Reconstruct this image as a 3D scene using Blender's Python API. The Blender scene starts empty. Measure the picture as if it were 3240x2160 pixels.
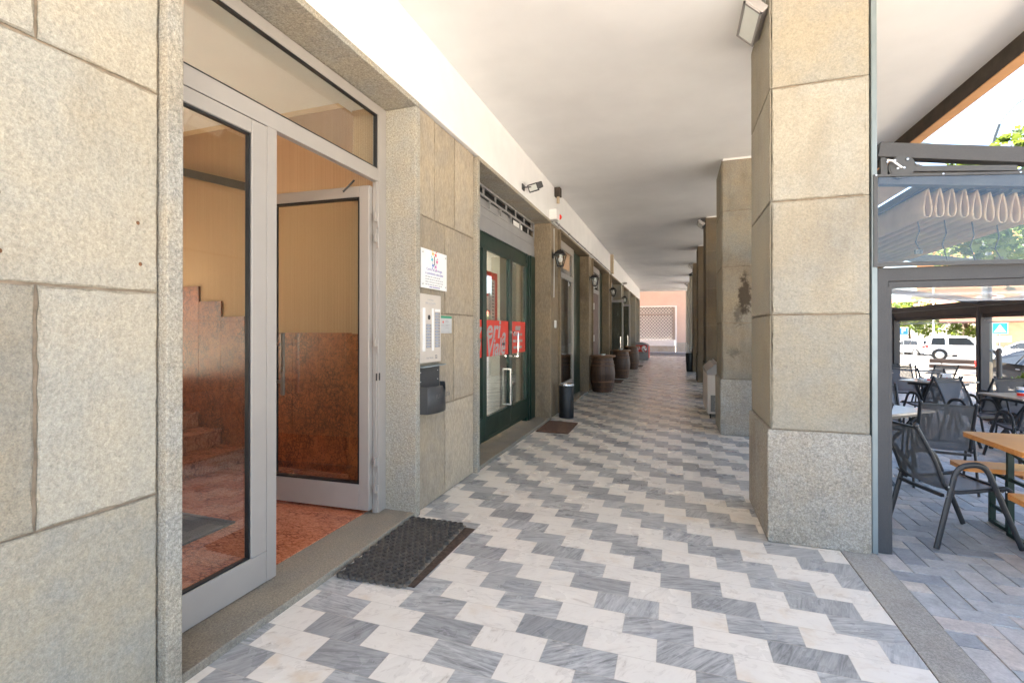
import bpy, bmesh, math, random
from mathutils import Vector, Matrix, Euler
R = math.radians
random.seed(7)
S = bpy.context.scene
COL = S.collection

# ---------------- camera ----------------
cam = bpy.data.cameras.new("camera"); camo = bpy.data.objects.new("camera", cam); COL.objects.link(camo)
camo.location = (0, 0, 1.55)
camo.rotation_euler = (R(90) + 0.0035, 0, R(18.7984))
cam.lens = 36 * 1510 / 3240; cam.sensor_width = 36
cam.shift_y = -0.01212
cam.clip_start = 0.05; cam.clip_end = 2000
S.camera = camo

# ---------------- light ----------------
SUN_EL, SUN_AZ = 58, (-0.82, 0.34)          # horizontal direction towards the sun
wd = bpy.data.worlds.new("World"); S.world = wd; wd.use_nodes = True
wn = wd.node_tree; sky = wn.nodes.new('ShaderNodeTexSky'); sky.sky_type = 'NISHITA'; sky.sun_disc = False
sky.sun_elevation = R(SUN_EL); sky.sun_rotation = math.atan2(SUN_AZ[0], SUN_AZ[1])
sky.air_density = 1.0; sky.dust_density = 1.5
wn.links.new(sky.outputs[0], wn.nodes['Background'].inputs[0]); wn.nodes['Background'].inputs[1].default_value = 0.06
sl = bpy.data.lights.new("sun", 'SUN'); sl.energy = 5.0; sl.angle = R(0.5); sl.color = (1, 0.92, 0.81)
so = bpy.data.objects.new("sun", sl); COL.objects.link(so)
hx, hy = SUN_AZ; hl = math.hypot(hx, hy); e = R(SUN_EL)
so.rotation_euler = Vector((hx / hl * math.cos(e), hy / hl * math.cos(e), math.sin(e))).to_track_quat('Z', 'Y').to_euler()
vs = S.view_settings; S.display_settings.display_device = 'sRGB'
vs.view_transform = 'Standard'; vs.look = 'None'; vs.gamma = 1; vs.use_curve_mapping = False
vs.exposure = 3.7
try:
    S.cycles.use_denoising = True
    S.cycles.max_bounces = 14; S.cycles.diffuse_bounces = 9; S.cycles.glossy_bounces = 6
    S.cycles.transparent_max_bounces = 24; S.cycles.transmission_bounces = 8
    S.cycles.sample_clamp_indirect = 6
except Exception: pass

# ---------------- helpers ----------------
class MB:
    """collects shapes; build() links them as ONE mesh object"""
    def __init__(s): s.v = []; s.f = []; s.mi = []; s.ti = []; s.sm = []
    def add(s, vs, fs, m=0, t=0.5, smooth=False):
        o = len(s.v); s.v += [tuple(p) for p in vs]
        for f in fs: s.f.append(tuple(i + o for i in f)); s.mi.append(m); s.ti.append(t); s.sm.append(smooth)
        return s
    def box(s, x0, x1, y0, y1, z0, z1, m=0, t=0.5, M=None):
        v = [Vector(p) for p in ((x0,y0,z0),(x1,y0,z0),(x1,y1,z0),(x0,y1,z0),(x0,y0,z1),(x1,y0,z1),(x1,y1,z1),(x0,y1,z1))]
        if M: v = [M @ p for p in v]
        return s.add(v, [(0,3,2,1),(4,5,6,7),(0,1,5,4),(1,2,6,5),(2,3,7,6),(3,0,4,7)], m, t)
    def bar(s, a, b, w, h, up=(0,0,1), m=0, t=0.5):
        a = Vector(a); b = Vector(b); d = (b - a).normalized(); u = Vector(up)
        sd = d.cross(u)
        if sd.length < 1e-4: sd = d.cross(Vector((1,0,0)))
        sd.normalize(); u = sd.cross(d)
        v = []
        for p in (a, b):
            for i, j in ((-1,-1),(1,-1),(1,1),(-1,1)): v.append(p + sd * (i*w/2) + u * (j*h/2))
        return s.add(v, [(3,2,1,0),(4,5,6,7),(0,1,5,4),(1,2,6,5),(2,3,7,6),(3,0,4,7)], m, t)
    def tube(s, pts, r, n=10, m=0, t=0.5, cap=True, flat=None):
        """round tube along pts; flat=(w,h,up) gives an oval section"""
        pts = [Vector(p) for p in pts]; L = len(pts); rr = r if isinstance(r, (list, tuple)) else [r]*L
        rings = []; prev = None
        for i, p in enumerate(pts):
            if i == 0: d = pts[1] - p
            elif i == L-1: d = p - pts[i-1]
            else: d = (pts[i+1] - p).normalized() + (p - pts[i-1]).normalized()
            d.normalize()
            if flat: u = Vector(flat[2]); sd = d.cross(u)
            else:
                u = prev if prev is not None else (Vector((0,0,1)) if abs(d.z) < .9 else Vector((1,0,0)))
                sd = d.cross(u)
            if sd.length < 1e-5: sd = d.cross(Vector((0.3,1,0.2)))
            sd.normalize(); uu = sd.cross(d).normalized(); prev = uu
            ring = []
            for k in range(n):
                a = 2*math.pi*k/n
                if flat: ring.append(p + sd*(math.cos(a)*flat[0]/2) + uu*(math.sin(a)*flat[1]/2))
                else: ring.append(p + sd*(math.cos(a)*rr[i]) + uu*(math.sin(a)*rr[i]))
            rings.append(ring)
        v = [q for g in rings for q in g]; f = []
        for i in range(L-1):
            for k in range(n):
                k2 = (k+1) % n
                f.append((i*n+k, i*n+k2, (i+1)*n+k2, (i+1)*n+k))
        s.add(v, f, m, t, True)
        if cap:
            s.add(rings[0], [tuple(range(n))[::-1]], m, t); s.add(rings[-1], [tuple(range(n))], m, t)
        return s
    def cyl(s, a, b, r0, r1=None, n=20, m=0, t=0.5):
        return s.tube([a, b], [r0, r1 if r1 is not None else r0], n, m, t)
    def lathe(s, prof, c=(0,0,0), n=28, m=0, t=0.5, smooth=True):
        v = []; f = []
        for r, z in prof:
            for k in range(n):
                a = 2*math.pi*k/n; v.append((c[0]+r*math.cos(a), c[1]+r*math.sin(a), c[2]+z))
        for i in range(len(prof)-1):
            for k in range(n):
                k2 = (k+1) % n; f.append((i*n+k, i*n+k2, (i+1)*n+k2, (i+1)*n+k))
        s.add(v, f, m, t, smooth)
        s.add(v[:n], [tuple(range(n))[::-1]], m, t); s.add(v[-n:], [tuple(range(n))], m, t)
        return s
    def prism(s, poly, d, m=0, t=0.5, smooth=False):
        """closed planar polygon extruded by vector d"""
        n = len(poly); d = Vector(d); a = [Vector(p) for p in poly]; b = [p + d for p in a]
        s.add(a + b, [(i, (i+1) % n, n+(i+1) % n, n+i) for i in range(n)], m, t, smooth)
        s.add(a, [tuple(range(n))[::-1]], m, t); s.add(b, [tuple(range(n))], m, t)
        return s
    def ball(s, c, r, n=14, k=8, m=0, t=0.5, sc=(1,1,1)):
        v = []; f = []
        for i in range(k+1):
            th = math.pi*i/k
            for j in range(n):
                a = 2*math.pi*j/n
                v.append((c[0]+r*sc[0]*math.sin(th)*math.cos(a), c[1]+r*sc[1]*math.sin(th)*math.sin(a), c[2]+r*sc[2]*math.cos(th)))
        for i in range(k):
            for j in range(n):
                j2 = (j+1) % n; f.append((i*n+j, (i+1)*n+j, (i+1)*n+j2, i*n+j2))
        return s.add(v, f, m, t, True)
    def slab(s, O, U, V, N, w, h, depth, rng, tint=.5, rim=.009, amp=.0028, step=.035, rt=(.0,.45)):
        """split stone slab: chipped outline, weathered rim, back at -depth*N"""
        O, U, V, N = Vector(O), Vector(U), Vector(V), Vector(N)
        def edge(a, b, n_in):
            L = (b-a).length; n = max(2, int(L/step)); out = []
            ph = rng.uniform(0, 9)
            for i in range(n):
                u = i/n; j = abs(rng.gauss(0, amp))*.7 + amp*.5*(1+math.sin(ph+u*L*9))*.6 if i else 0
                if rng.random() < .05 and i: j += amp*rng.uniform(.8, 1.8)
                out.append(a + (b-a)*u + n_in*j)
            return out
        X = Vector((1,0)); Y = Vector((0,1)); c = [Vector((0,0)), Vector((w,0)), Vector((w,h)), Vector((0,h))]
        pts = edge(c[0],c[1],Y) + edge(c[1],c[2],-X) + edge(c[2],c[3],-Y) + edge(c[3],c[0],X)
        n = len(pts); ctr = Vector((w/2, h/2)); P3 = lambda p, d: O + U*p.x + V*p.y + N*d
        inn = []
        for p in pts:
            r_ = rim*rng.uniform(.5, 1.4); q = p.copy()
            q.x = min(max(q.x, r_), w-r_); q.y = min(max(q.y, r_), h-r_); inn.append(q)
        vv = [P3(p, -depth) for p in pts] + [P3(p, -rng.uniform(.002,.005)) for p in pts] + [P3(p, 0) for p in inn]
        o = len(s.v); s.v += [tuple(p) for p in vv]
        t_ = rng.uniform(*rt)
        for i in range(n):
            k = (i+1) % n; t_ = min(rt[1], max(rt[0], t_ + rng.gauss(0,.12)))
            for a, tt in ((0, .05), (n, t_)):
                s.f.append((o+a+i, o+a+k, o+a+n+k, o+a+n+i)); s.mi.append(0); s.ti.append(tt); s.sm.append(False)
        s.f.append(tuple(range(o+2*n, o+3*n))); s.mi.append(0); s.ti.append(tint); s.sm.append(False)
        return s
    def build(s, name, mats, parent=None, bevel=0, seg=2, fix=True, shade=False):
        me = bpy.data.meshes.new(name); me.from_pydata(s.v, [], s.f)
        if not isinstance(mats, (list, tuple)): mats = [mats]
        for m in mats: me.materials.append(m)
        me.polygons.foreach_set('material_index', s.mi)
        me.polygons.foreach_set('use_smooth', [bool(x) or shade for x in s.sm])
        at = me.attributes.new('tint', 'FLOAT', 'FACE'); at.data.foreach_set('value', s.ti)
        if fix:
            bm = bmesh.new(); bm.from_mesh(me); bmesh.ops.recalc_face_normals(bm, faces=bm.faces); bm.to_mesh(me); bm.free()
        me.update()
        o = bpy.data.objects.new(name, me); COL.objects.link(o)
        if parent is not None:
            o.parent = parent; o.matrix_parent_inverse = parent_inv(parent)
        if bevel:
            b = o.modifiers.new('edge', 'BEVEL'); b.width = bevel; b.segments = seg; b.limit_method = 'ANGLE'; b.angle_limit = R(40)
        return o

def world_mat(o):
    M = Matrix.LocRotScale(o.location, o.rotation_euler, o.scale)
    return (world_mat(o.parent) @ o.matrix_parent_inverse @ M) if o.parent else M
def parent_inv(p): return world_mat(p).inverted()

def tag(o, label, cat, group=None, kind=None):
    o['label'] = label; o['category'] = cat
    if group: o['group'] = group
    if kind: o['kind'] = kind
    return o
def thing(name, label, cat, loc=(0,0,0), group=None, rz=0, kind=None):
    o = bpy.data.objects.new(name, None); COL.objects.link(o); o.location = loc; o.rotation_euler = (0,0,rz)
    o.empty_display_size = .1
    return tag(o, label, cat, group, kind)
def struct(name, mb, mat, **k):
    o = mb.build(name, mat, **k); o['kind'] = 'structure'; return o
def copy_tree(o, parent=None):
    c = o.copy(); COL.objects.link(c)
    if parent: c.parent = parent; c.matrix_parent_inverse = o.matrix_parent_inverse.copy()
    for ch in list(o.children): copy_tree(ch, c)
    return c
def text(name, s, size, loc, face, mat, parent=None, align='CENTER', sx=1, bold=0, off=0.0):
    """flat lettering; face = 'x' reads on a wall facing +x, 'y' on a wall facing -y, or a Matrix"""
    cu = bpy.data.curves.new('t', 'FONT'); cu.body = s; cu.size = size; cu.align_x = align; cu.align_y = 'CENTER'
    cu.extrude = 0.0006; cu.offset = bold; cu.resolution_u = 3
    to = bpy.data.objects.new('t', cu); COL.objects.link(to)
    bpy.context.view_layer.update()
    me = bpy.data.meshes.new_from_object(to.evaluated_get(bpy.context.evaluated_depsgraph_get()))
    bpy.data.objects.remove(to); bpy.data.curves.remove(cu)
    if face == 'x': Mr = Matrix(((0,0,1),(1,0,0),(0,1,0))).to_4x4()
    elif face == 'y': Mr = Matrix(((1,0,0),(0,0,-1),(0,1,0))).to_4x4()
    else: Mr = face
    me.transform(Matrix.Translation(Vector(loc)) @ Mr @ Matrix.Diagonal((sx,1,1,1)))
    me.materials.clear(); me.materials.append(mat)
    o = bpy.data.objects.new(name, me); COL.objects.link(o)
    if parent is not None: o.parent = parent; o.matrix_parent_inverse = parent_inv(parent)
    return o

# ---------------- materials ----------------
class NT:
    def __init__(s, name):
        s.m = bpy.data.materials.new(name); s.m.use_nodes = True; s.t = s.m.node_tree
        s.b = s.t.nodes['Principled BSDF']; s.out = s.t.nodes['Material Output']
    def n(s, ty, **k):
        d = s.t.nodes.new('ShaderNode' + ty)
        for a, b in k.items(): setattr(d, a, b)
        return d
    def l(s, a, b): s.t.links.new(a, b)
    def val(s, sock, v):
        if hasattr(v, 'is_output'): s.l(v, sock)
        else: sock.default_value = v
    def obj(s): return s.n('TexCoord').outputs['Object']
    def noise(s, vec, scale, detail=4, rough=.55, dist=0):
        d = s.n('TexNoise'); s.val(d.inputs['Vector'], vec); d.inputs['Scale'].default_value = scale
        d.inputs['Detail'].default_value = detail; d.inputs['Roughness'].default_value = rough; d.inputs['Distortion'].default_value = dist
        return d.outputs['Fac']
    def ramp(s, fac, *st):
        d = s.n('ValToRGB'); s.l(fac, d.inputs[0]); e = d.color_ramp.elements
        while len(e) < len(st): e.new(0.5)
        for q, (p, c) in zip(e, st): q.position = p; q.color = (*c, 1) if len(c) == 3 else c
        return d.outputs[0]
    def mix(s, fac, a, b, mode='MIX'):
        d = s.n('Mix', data_type='RGBA', blend_type=mode); s.val(d.inputs[0], fac)
        for k, v in ((6, a), (7, b)): s.val(d.inputs[k], v if hasattr(v, 'is_output') else (*v, 1))
        return d.outputs[2]
    def math(s, op, a, b=0.0, c=None):
        d = s.n('Math', operation=op); s.val(d.inputs[0], a); s.val(d.inputs[1], b)
        if c is not None: s.val(d.inputs[2], c)
        return d.outputs[0]
    def map(s, vec, sc=(1,1,1), rot=(0,0,0), loc=(0,0,0)):
        d = s.n('Mapping'); s.l(vec, d.inputs[0]); d.inputs['Scale'].default_value = sc; d.inputs['Rotation'].default_value = rot; d.inputs['Location'].default_value = loc
        return d.outputs[0]
    def tint(s): return s.n('Attribute', attribute_name='tint').outputs['Fac']
    def bump(s, h, strength=.3, dist=.01, nrm=None):
        d = s.n('Bump'); d.inputs['Strength'].default_value = strength; d.inputs['Distance'].default_value = dist; s.l(h, d.inputs['Height'])
        if nrm is not None: s.l(nrm, d.inputs['Normal'])
        return d.outputs[0]
    def fin(s, col=None, rough=None, nrm=None, metal=None, spec=None, coat=None):
        i = s.b.inputs
        if col is not None: s.val(i['Base Color'], col if hasattr(col, 'is_output') else (*col, 1))
        if rough is not None: s.val(i['Roughness'], rough)
        if nrm is not None: s.l(nrm, i['Normal'])
        if metal is not None: i['Metallic'].default_value = metal
        if spec is not None: i['Specular IOR Level'].default_value = spec
        if coat: i['Coat Weight'].default_value = coat; i['Coat Roughness'].default_value = .08
        return s.m

def plain(name, c, rough=.5, metal=0, vary=.12, scale=14, bump=0, coat=0, fine=0):
    k = NT(name); o = k.obj(); f = k.noise(o, scale, 5)
    lo = tuple(x*(1-vary) for x in c); hi = tuple(min(1, x*(1+vary)) for x in c)
    col = k.ramp(f, (.3, lo), (.7, hi))
    if fine: col = k.mix(fine, col, k.ramp(k.noise(o, 300, 2), (.35, (0,0,0)), (.65, (1,1,1))), 'OVERLAY')
    nr = k.bump(k.noise(o, scale*9, 4), bump, .004) if bump else None
    rg = k.math('ADD', k.math('MULTIPLY', k.noise(o, scale*.6, 4), .16), rough - .08)
    return k.fin(col, rg, nr, metal, coat=coat)

def stone(name, c, warm, speck=.5, streak=0, dirt=.25, bump=.5, dirtc=(.09,.06,.035), sc=1.0, stain=()):
    """split-face gneiss: mica speckle, warm iron bloom, soot dirt, per-slab tint"""
    k = NT(name); o = k.obj(); t = k.tint()
    st = k.map(o, (1,1,.22)) if streak else o
    f1 = k.noise(st, 75*sc, 5, .7); f2 = k.noise(o, 3.1, 5, .6); f3 = k.noise(o, 1.1, 4, .6); f4 = k.noise(st, 190*sc, 3, .6)
    base = k.mix(k.ramp(f2, (.38, (0,0,0)), (.6, (1,1,1))), c, warm)
    base = k.mix(k.math('MULTIPLY', k.math('SUBTRACT', t, .5), 1.0), base, tuple(min(1, x*1.5) for x in c))
    tt = k.math('MULTIPLY', k.math('SUBTRACT', .5, t), 1.0)
    base = k.mix(tt, base, tuple(x*.5 for x in warm))
    sp = k.ramp(f1, (.30, (.28,.28,.28)), (.5, (.5,.5,.5)), (.72, (.74,.74,.73)))
    base = k.mix(speck, base, sp, 'OVERLAY')
    sp2 = k.ramp(f4, (.3, (.3,.3,.3)), (.7, (.7,.7,.7))); base = k.mix(speck*.7, base, sp2, 'OVERLAY')
    d = k.ramp(k.math('ADD', k.math('MULTIPLY', f3, .75), k.math('MULTIPLY', k.noise(k.map(o, (3,3,.8)), 2.2, 6, .7), .35)), (.56, (0,0,0)), (.74, (1,1,1)))
    base = k.mix(k.math('MULTIPLY', d, dirt), base, dirtc)
    for (sx, sy, sz, r1, r2, amt) in stain:      # damp patches with an outline of their own
        mp = k.map(o, (1/r1,1/r1,1/r2), (0,0,0), (-sx/r1,-sy/r1,-sz/r2)); ln = k.n('VectorMath', operation='LENGTH'); k.l(mp, ln.inputs[0])
        dd = k.math('ADD', ln.outputs['Value'], k.math('MULTIPLY', k.math('SUBTRACT', k.noise(o, 7, 6, .7), .5), 3.2))
        base = k.mix(k.math('MULTIPLY', k.ramp(dd, (.55, (1,1,1)), (.95, (0,0,0))), amt), base, (.055,.04,.028))
    n1 = k.bump(f1, bump, .012); n2 = k.bump(k.noise(st, 24*sc, 4), bump*.8, .02, n1)
    return k.fin(base, .82, n2, spec=.25)

def glass(name, tint=(.92,.95,.93), ior=1.5, rough=0.0, haze=0, hazec=(.8,.8,.8), wav=0):
    k = NT(name); tr = k.n('BsdfTransparent'); tr.inputs[0].default_value = (*tint, 1)
    gl = k.n('BsdfGlossy'); gl.inputs['Roughness'].default_value = rough; gl.inputs[0].default_value = (1,1,1,1)
    lw = k.n('LayerWeight'); lw.inputs[0].default_value = .5
    if wav:
        b = k.bump(k.noise(k.map(k.obj(), (1,1,3)), 2.2, 3), wav, .05); k.l(b, gl.inputs['Normal']); k.l(b, lw.inputs['Normal'])
    f0 = ((ior-1)/(ior+1))**2
    fac = k.math('ADD', k.math('MULTIPLY', k.math('POWER', lw.outputs['Facing'], 4.0), 1-f0), f0)
    mx = k.n('MixShader'); k.l(fac, mx.inputs[0]); k.l(tr.outputs[0], mx.inputs[1]); k.l(gl.outputs[0], mx.inputs[2])
    res = mx.outputs[0]
    if haze:
        df = k.n('BsdfDiffuse'); df.inputs[0].default_value = (*hazec, 1); m2 = k.n('MixShader')
        hz = k.math('MULTIPLY', k.ramp(k.noise(k.obj(), 3, 4), (.3, (.5,)*3), (.7, (1,)*3)), haze)
        k.l(hz, m2.inputs[0]); k.l(res, m2.inputs[1]); k.l(df.outputs[0], m2.inputs[2]); res = m2.outputs[0]
    k.l(res, k.out.inputs[0]); return k.m

M = {}
M['stone'] = stone('stone_slab', (.31,.289,.241), (.365,.312,.228), .5, 0, .22, .5)
M['stone_b'] = stone('stone_slab_warm', (.36,.305,.235), (.42,.34,.24), .6, 1, .32, .8)
M['stone_jamb'] = stone('stone_jamb', (.36,.34,.295), (.40,.35,.27), .95, 0, .25, .9)
M['stone_pil'] = stone('stone_pillar', (.30,.28,.235), (.335,.293,.222), .42, 0, .25, .7)
M['stone_pil2'] = stone('stained_pillar', (.27,.245,.20), (.30,.25,.18), .5, 0, .4, .7, stain=((.99,7.77,2.08,.10,.36,.9),(.90,7.77,1.80,.09,.2,.6),(.83,7.77,1.23,.10,.09,.5),(.95,7.76,.45,.25,.25,.5)))
M['stone_brown'] = stone('sooty_dimmed_pillar', (.13,.105,.075), (.155,.115,.07), .5, 0, .7, .6)  # soot plus the dim middle of the arcade, both put into the colour
M['stone_base'] = stone('stone_plinth', (.41,.385,.34), (.41,.36,.29), .85, 0, .35, 1.3)
M['stone_dark'] = stone('stone_sooted_dimmed', (.21,.165,.115), (.25,.19,.12), .6, 1, .75, .5)  # darker stone copy: soot and arcade dimness in one colour
M['granite'] = stone('granite_kerb', (.34,.325,.30), (.35,.325,.285), .8, 0, .3, .3, sc=1.3)
M['sill'] = stone('granite_sill', (.25,.222,.18), (.28,.238,.18), .8, 0, .4, .3, sc=1.3)
M['mortar'] = plain('mortar', (.24,.185,.13), .95, 0, .3, 20, .3)
M['plaster'] = plain('white_plaster', (.74,.73,.715), .8, 0, .035, 3, .12)
M['ceiling'] = plain('ceiling_plaster', (.80,.79,.775), .85, 0, .055, 1.1, .15)
M['brown'] = plain('brown_and_painted_shade', (.050,.037,.027), .85, 0, .35, 6, .3)  # plain brown; on the edge beam it stands for shade
M['orange'] = plain('orange_render', (.55,.285,.12), .85, 0, .12, 6, .2)
M['alu'] = plain('powder_coated_aluminium', (.36,.327,.295), .42, .15, .03, 5)
M['alu_dk'] = plain('grey_aluminium', (.33,.31,.30), .42, .25, .05, 5)
M['steel'] = plain('satin_steel', (.62,.60,.57), .28, 1, .06, 9)
M['chrome'] = plain('chrome', (.8,.8,.8), .12, 1, .03, 9)
M['black'] = plain('black_plastic', (.012,.012,.013), .45, 0, .3, 20)
M['rubber'] = plain('black_rubber', (.085,.071,.057), .75, 0, .35, 25, .3)
M['rubbin'] = plain('dusty_rubber_hollow', (.20,.165,.125), .9, 0, .4, 40, .3)
M['coir'] = plain('brown_coir', (.12,.065,.04), .97, 0, .6, 60, .9, fine=.5)
M['matwood'] = plain('worn_brown_mat', (.07,.045,.03), .95, 0, .5, 40, .6)
M['green'] = plain('dark_green_enamel', (.0025,.021,.012), .36, 0, .25, 8)
M['band'] = plain('grey_shutter_box', (.29,.28,.275), .5, .1, .07, 4)
M['anth'] = plain('anthracite_aluminium', (.048,.047,.049), .62, 0, .06, 6, fine=.15)
M['chairm'] = plain('anthracite_chair_steel', (.026,.027,.030), .42, .1, .12, 12)
M['zinc'] = plain('pale_zinc', (.20,.235,.245), .45, .3, .08, 5)
M['charcoal'] = plain('charcoal_letterbox', (.055,.055,.056), .5, .1, .1, 10)
M['white'] = plain('white_paint', (.78,.77,.75), .45, 0, .04, 8)
M['paper'] = plain('paper', (.80,.78,.75), .6, 0, .04, 30)
M['red'] = plain('red_vinyl', (.66,.045,.025), .5, 0, .06, 9)
M['vinylgap'] = plain('frosted_grey_vinyl', (.36,.34,.33), .5, 0, .08, 20)
M['redglow'] = plain('red_alarm_lens', (.75,.03,.015), .3, 0, .05, 9)
M['ink'] = plain('dark_ink', (.10,.10,.12), .7, 0, .1, 9)
M['inkg'] = plain('pale_ink', (.42,.40,.40), .7, 0, .1, 9)
M['inkv'] = plain('violet_ink', (.22,.20,.42), .7, 0, .1, 9)
M['panel'] = plain('beige_intercom_plate', (.62,.555,.485), .4, .2, .03, 8)
M['tan'] = plain('tan_fabric', (.46,.37,.26), .9, 0, .08, 8)
def mk_fab():
    k = NT('tan_canopy_fabric'); c = k.ramp(k.noise(k.obj(), 6, 4), (.3, (.70,.57,.41)), (.7, (.78,.64,.47)))
    df = k.n('BsdfDiffuse'); tl = k.n('BsdfTranslucent'); mx = k.n('MixShader'); mx.inputs[0].default_value = .5
    k.l(c, df.inputs[0]); k.l(c, tl.inputs[0]); k.l(df.outputs[0], mx.inputs[1]); k.l(tl.outputs[0], mx.inputs[2]); k.l(mx.outputs[0], k.out.inputs[0]); return k.m
M['fabric'] = mk_fab()
M['oak'] = None
M['wallp_edge'] = plain('plaster_cream', (.66,.52,.34), .8, 0, .04, 6)
M['lobbyceil'] = plain('lobby_ceiling', (.80,.82,.83), .85, 0, .03, 3)
M['soil'] = plain('soil', (.06,.04,.03), .95, 0, .4, 30)
M['asphalt'] = plain('asphalt', (.12,.115,.11), .9, 0, .15, 2, .2, fine=.3)
M['pave'] = plain('grey_pavement', (.26,.26,.27), .85, 0, .12, 2, .15)
M['plaza'] = plain('pale_plaza_paving', (.62,.56,.47), .85, 0, .12, 2, .15)
M['pink'] = None
M['glass'] = glass('clear_glass', ior=1.75)
M['glassd'] = glass('smoky_glass', (.55,.58,.55), 1.6)
M['pvc'] = glass('clear_pvc_sheet', (.90,.92,.93), 1.65, .0, .008, (.6,.68,.8), .12)
M['pvcroll'] = glass('rolled_clear_pvc', (.80,.82,.84), 1.6, .05, .45, (.75,.76,.80), .5)
M['carglass'] = plain('car_glass', (.012,.014,.016), .15, 0, .1, 3)
M['carwhite'] = plain('white_car_paint', (.80,.80,.80), .3, 0, .02, 2, coat=.6)
M['carblack'] = plain('black_car_paint', (.003,.0035,.0045), .3, 0, .1, 2)
M['tyre'] = plain('tyre_rubber', (.02,.02,.02), .85, 0, .2, 20)
M['taillight'] = plain('red_tail_light', (.5,.02,.015), .2, 0, .1, 9)
M['blue'] = plain('blue_sign_face', (.015,.19,.48), .4, 0, .05, 9)
M['cyan'] = plain('light_blue_sign_face', (.02,.34,.55), .4, 0, .05, 9)
M['brownslat'] = plain('brown_bench_slats', (.035,.022,.018), .6, 0, .2, 10)
for q_ in ('carblack','carglass'): M[q_].node_tree.nodes['Principled BSDF'].inputs['Specular IOR Level'].default_value = .18
M['bark'] = plain('bark', (.11,.075,.05), .95, 0, .4, 14, .7)
M['lampgrey'] = plain('lamp_post_grey', (.07,.085,.09), .5, .2, .06, 6)
M['diff'] = plain('frosted_lamp_glass', (.70,.72,.68), .35, 0, .03, 6)
M['roof'] = plain('terracotta_roof', (.28,.12,.07), .9, 0, .25, 5, .3)
M['wallwhite'] = plain('pale_render', (.66,.64,.60), .85, 0, .05, 2, .1)
M['cladb'] = plain('brown_cladding', (.34,.24,.16), .8, 0, .12, 3, .1)
M['lane'] = plain('painted_dark_interior', (.035,.032,.03), .8, 0, .3, 3)
M['doorbrown'] = plain('brown_door', (.10,.05,.04), .5, 0, .2, 6)

def mk_marble():
    k = NT('marble_tiles'); o = k.obj(); sp = k.n('SeparateXYZ'); k.l(o, sp.inputs[0])
    P = .1736
    yy = k.math('DIVIDE', k.math('SUBTRACT', sp.outputs[1], 2.164), P); row = k.math('FLOOR', yy); fy = k.math('SUBTRACT', yy, row)
    xs = k.math('ADD', k.math('SUBTRACT', sp.outputs[0], -1.299), k.math('MULTIPLY', row, P))
    u = k.math('DIVIDE', xs, 2*P); tid = k.math('FLOOR', u); fx = k.math('SUBTRACT', u, tid)
    par = k.math('ABSOLUTE', k.math('SUBTRACT', tid, k.math('MULTIPLY', k.math('FLOOR', k.math('DIVIDE', tid, 2)), 2)))
    isw = k.math('GREATER_THAN', par, .5)
    cb = k.n('CombineXYZ'); k.l(tid, cb.inputs[0]); k.l(row, cb.inputs[1])
    wn_ = k.n('TexWhiteNoise', noise_dimensions='3D'); k.l(cb.outputs[0], wn_.inputs[0]); rnd = wn_.outputs['Value']
    wc = k.n('SeparateColor'); k.l(wn_.outputs['Color'], wc.inputs[0])
    va = k.n('VectorMath', operation='MULTIPLY_ADD'); k.l(wn_.outputs['Color'], va.inputs[0]); va.inputs[1].default_value = (31,17,9); k.l(o, va.inputs[2])
    vr = k.n('VectorRotate', rotation_type='Z_AXIS'); k.l(va.outputs[0], vr.inputs['Vector'])
    k.l(k.math('ADD', k.math('MULTIPLY', k.math('POWER', wc.outputs[1], 1.6), -1.5), .1), vr.inputs['Angle'])
    ve = k.map(vr.outputs[0], (5, 42, 1))
    v1 = k.noise(ve, 1.0, 7, .68, .9); v2 = k.noise(k.map(vr.outputs[0], (7, 16, 1)), 1.1, 5, .6, 1.2); v3 = k.noise(ve, 3.1, 4, .6, .3)
    g = k.math('ADD', k.math('MULTIPLY', v1, .6), k.math('ADD', k.math('MULTIPLY', v2, .25), k.math('MULTIPLY', v3, .15)))
    grey = k.ramp(g, (.33, (.12,.121,.12)), (.43, (.27,.268,.26)), (.52, (.44,.435,.42)), (.64, (.64,.63,.60)))
    grey = k.mix(k.math('MULTIPLY', rnd, .4), grey, (.46,.455,.44)); grey = k.mix(k.math('MULTIPLY', k.math('POWER', wc.outputs[2], 2.5), .5), grey, (.15,.153,.157))
    wv = k.noise(k.map(vr.outputs[0], (9, 22, 1)), .9, 7, .66, 1.5)
    wh = k.ramp(wv, (.28, (.50,.41,.31)), (.36, (.66,.60,.52)), (.46, (.75,.69,.605)), (.7, (.78,.725,.64)))
    wst = k.ramp(k.noise(va.outputs[0], 5, 5, .6), (.55, (0,0,0)), (.72, (1,1,1)))
    wh = k.mix(k.math('MULTIPLY', wst, k.math('MULTIPLY', wc.outputs[0], .6)), wh, (.62,.47,.31))
    col = k.mix(isw, grey, wh)
    # hairline joints and a little walked-in dirt
    ex = k.math('MULTIPLY', k.math('MINIMUM', fx, k.math('SUBTRACT', 1, fx)), 2*P); ey = k.math('MULTIPLY', k.math('MINIMUM', fy, k.math('SUBTRACT', 1, fy)), P)
    jt = k.math('LESS_THAN', k.math('MINIMUM', ex, ey), .0015)
    col = k.mix(k.math('MULTIPLY', jt, .6), col, (.48,.42,.34))
    dz = k.ramp(k.noise(o, 1.3, 6, .65), (.5, (0,0,0)), (.8, (1,1,1))); col = k.mix(k.math('MULTIPLY', dz, .15), col, (.40,.34,.27))
    rg = k.math('ADD', k.math('MULTIPLY', k.noise(o, 3, 5, .6), .26), .16)
    nb = k.bump(k.math('ADD', rnd, k.math('MULTIPLY', jt, -1.5)), .06, .002)
    return k.fin(col, rg, nb, spec=.34)
M['marble'] = mk_marble()

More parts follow.
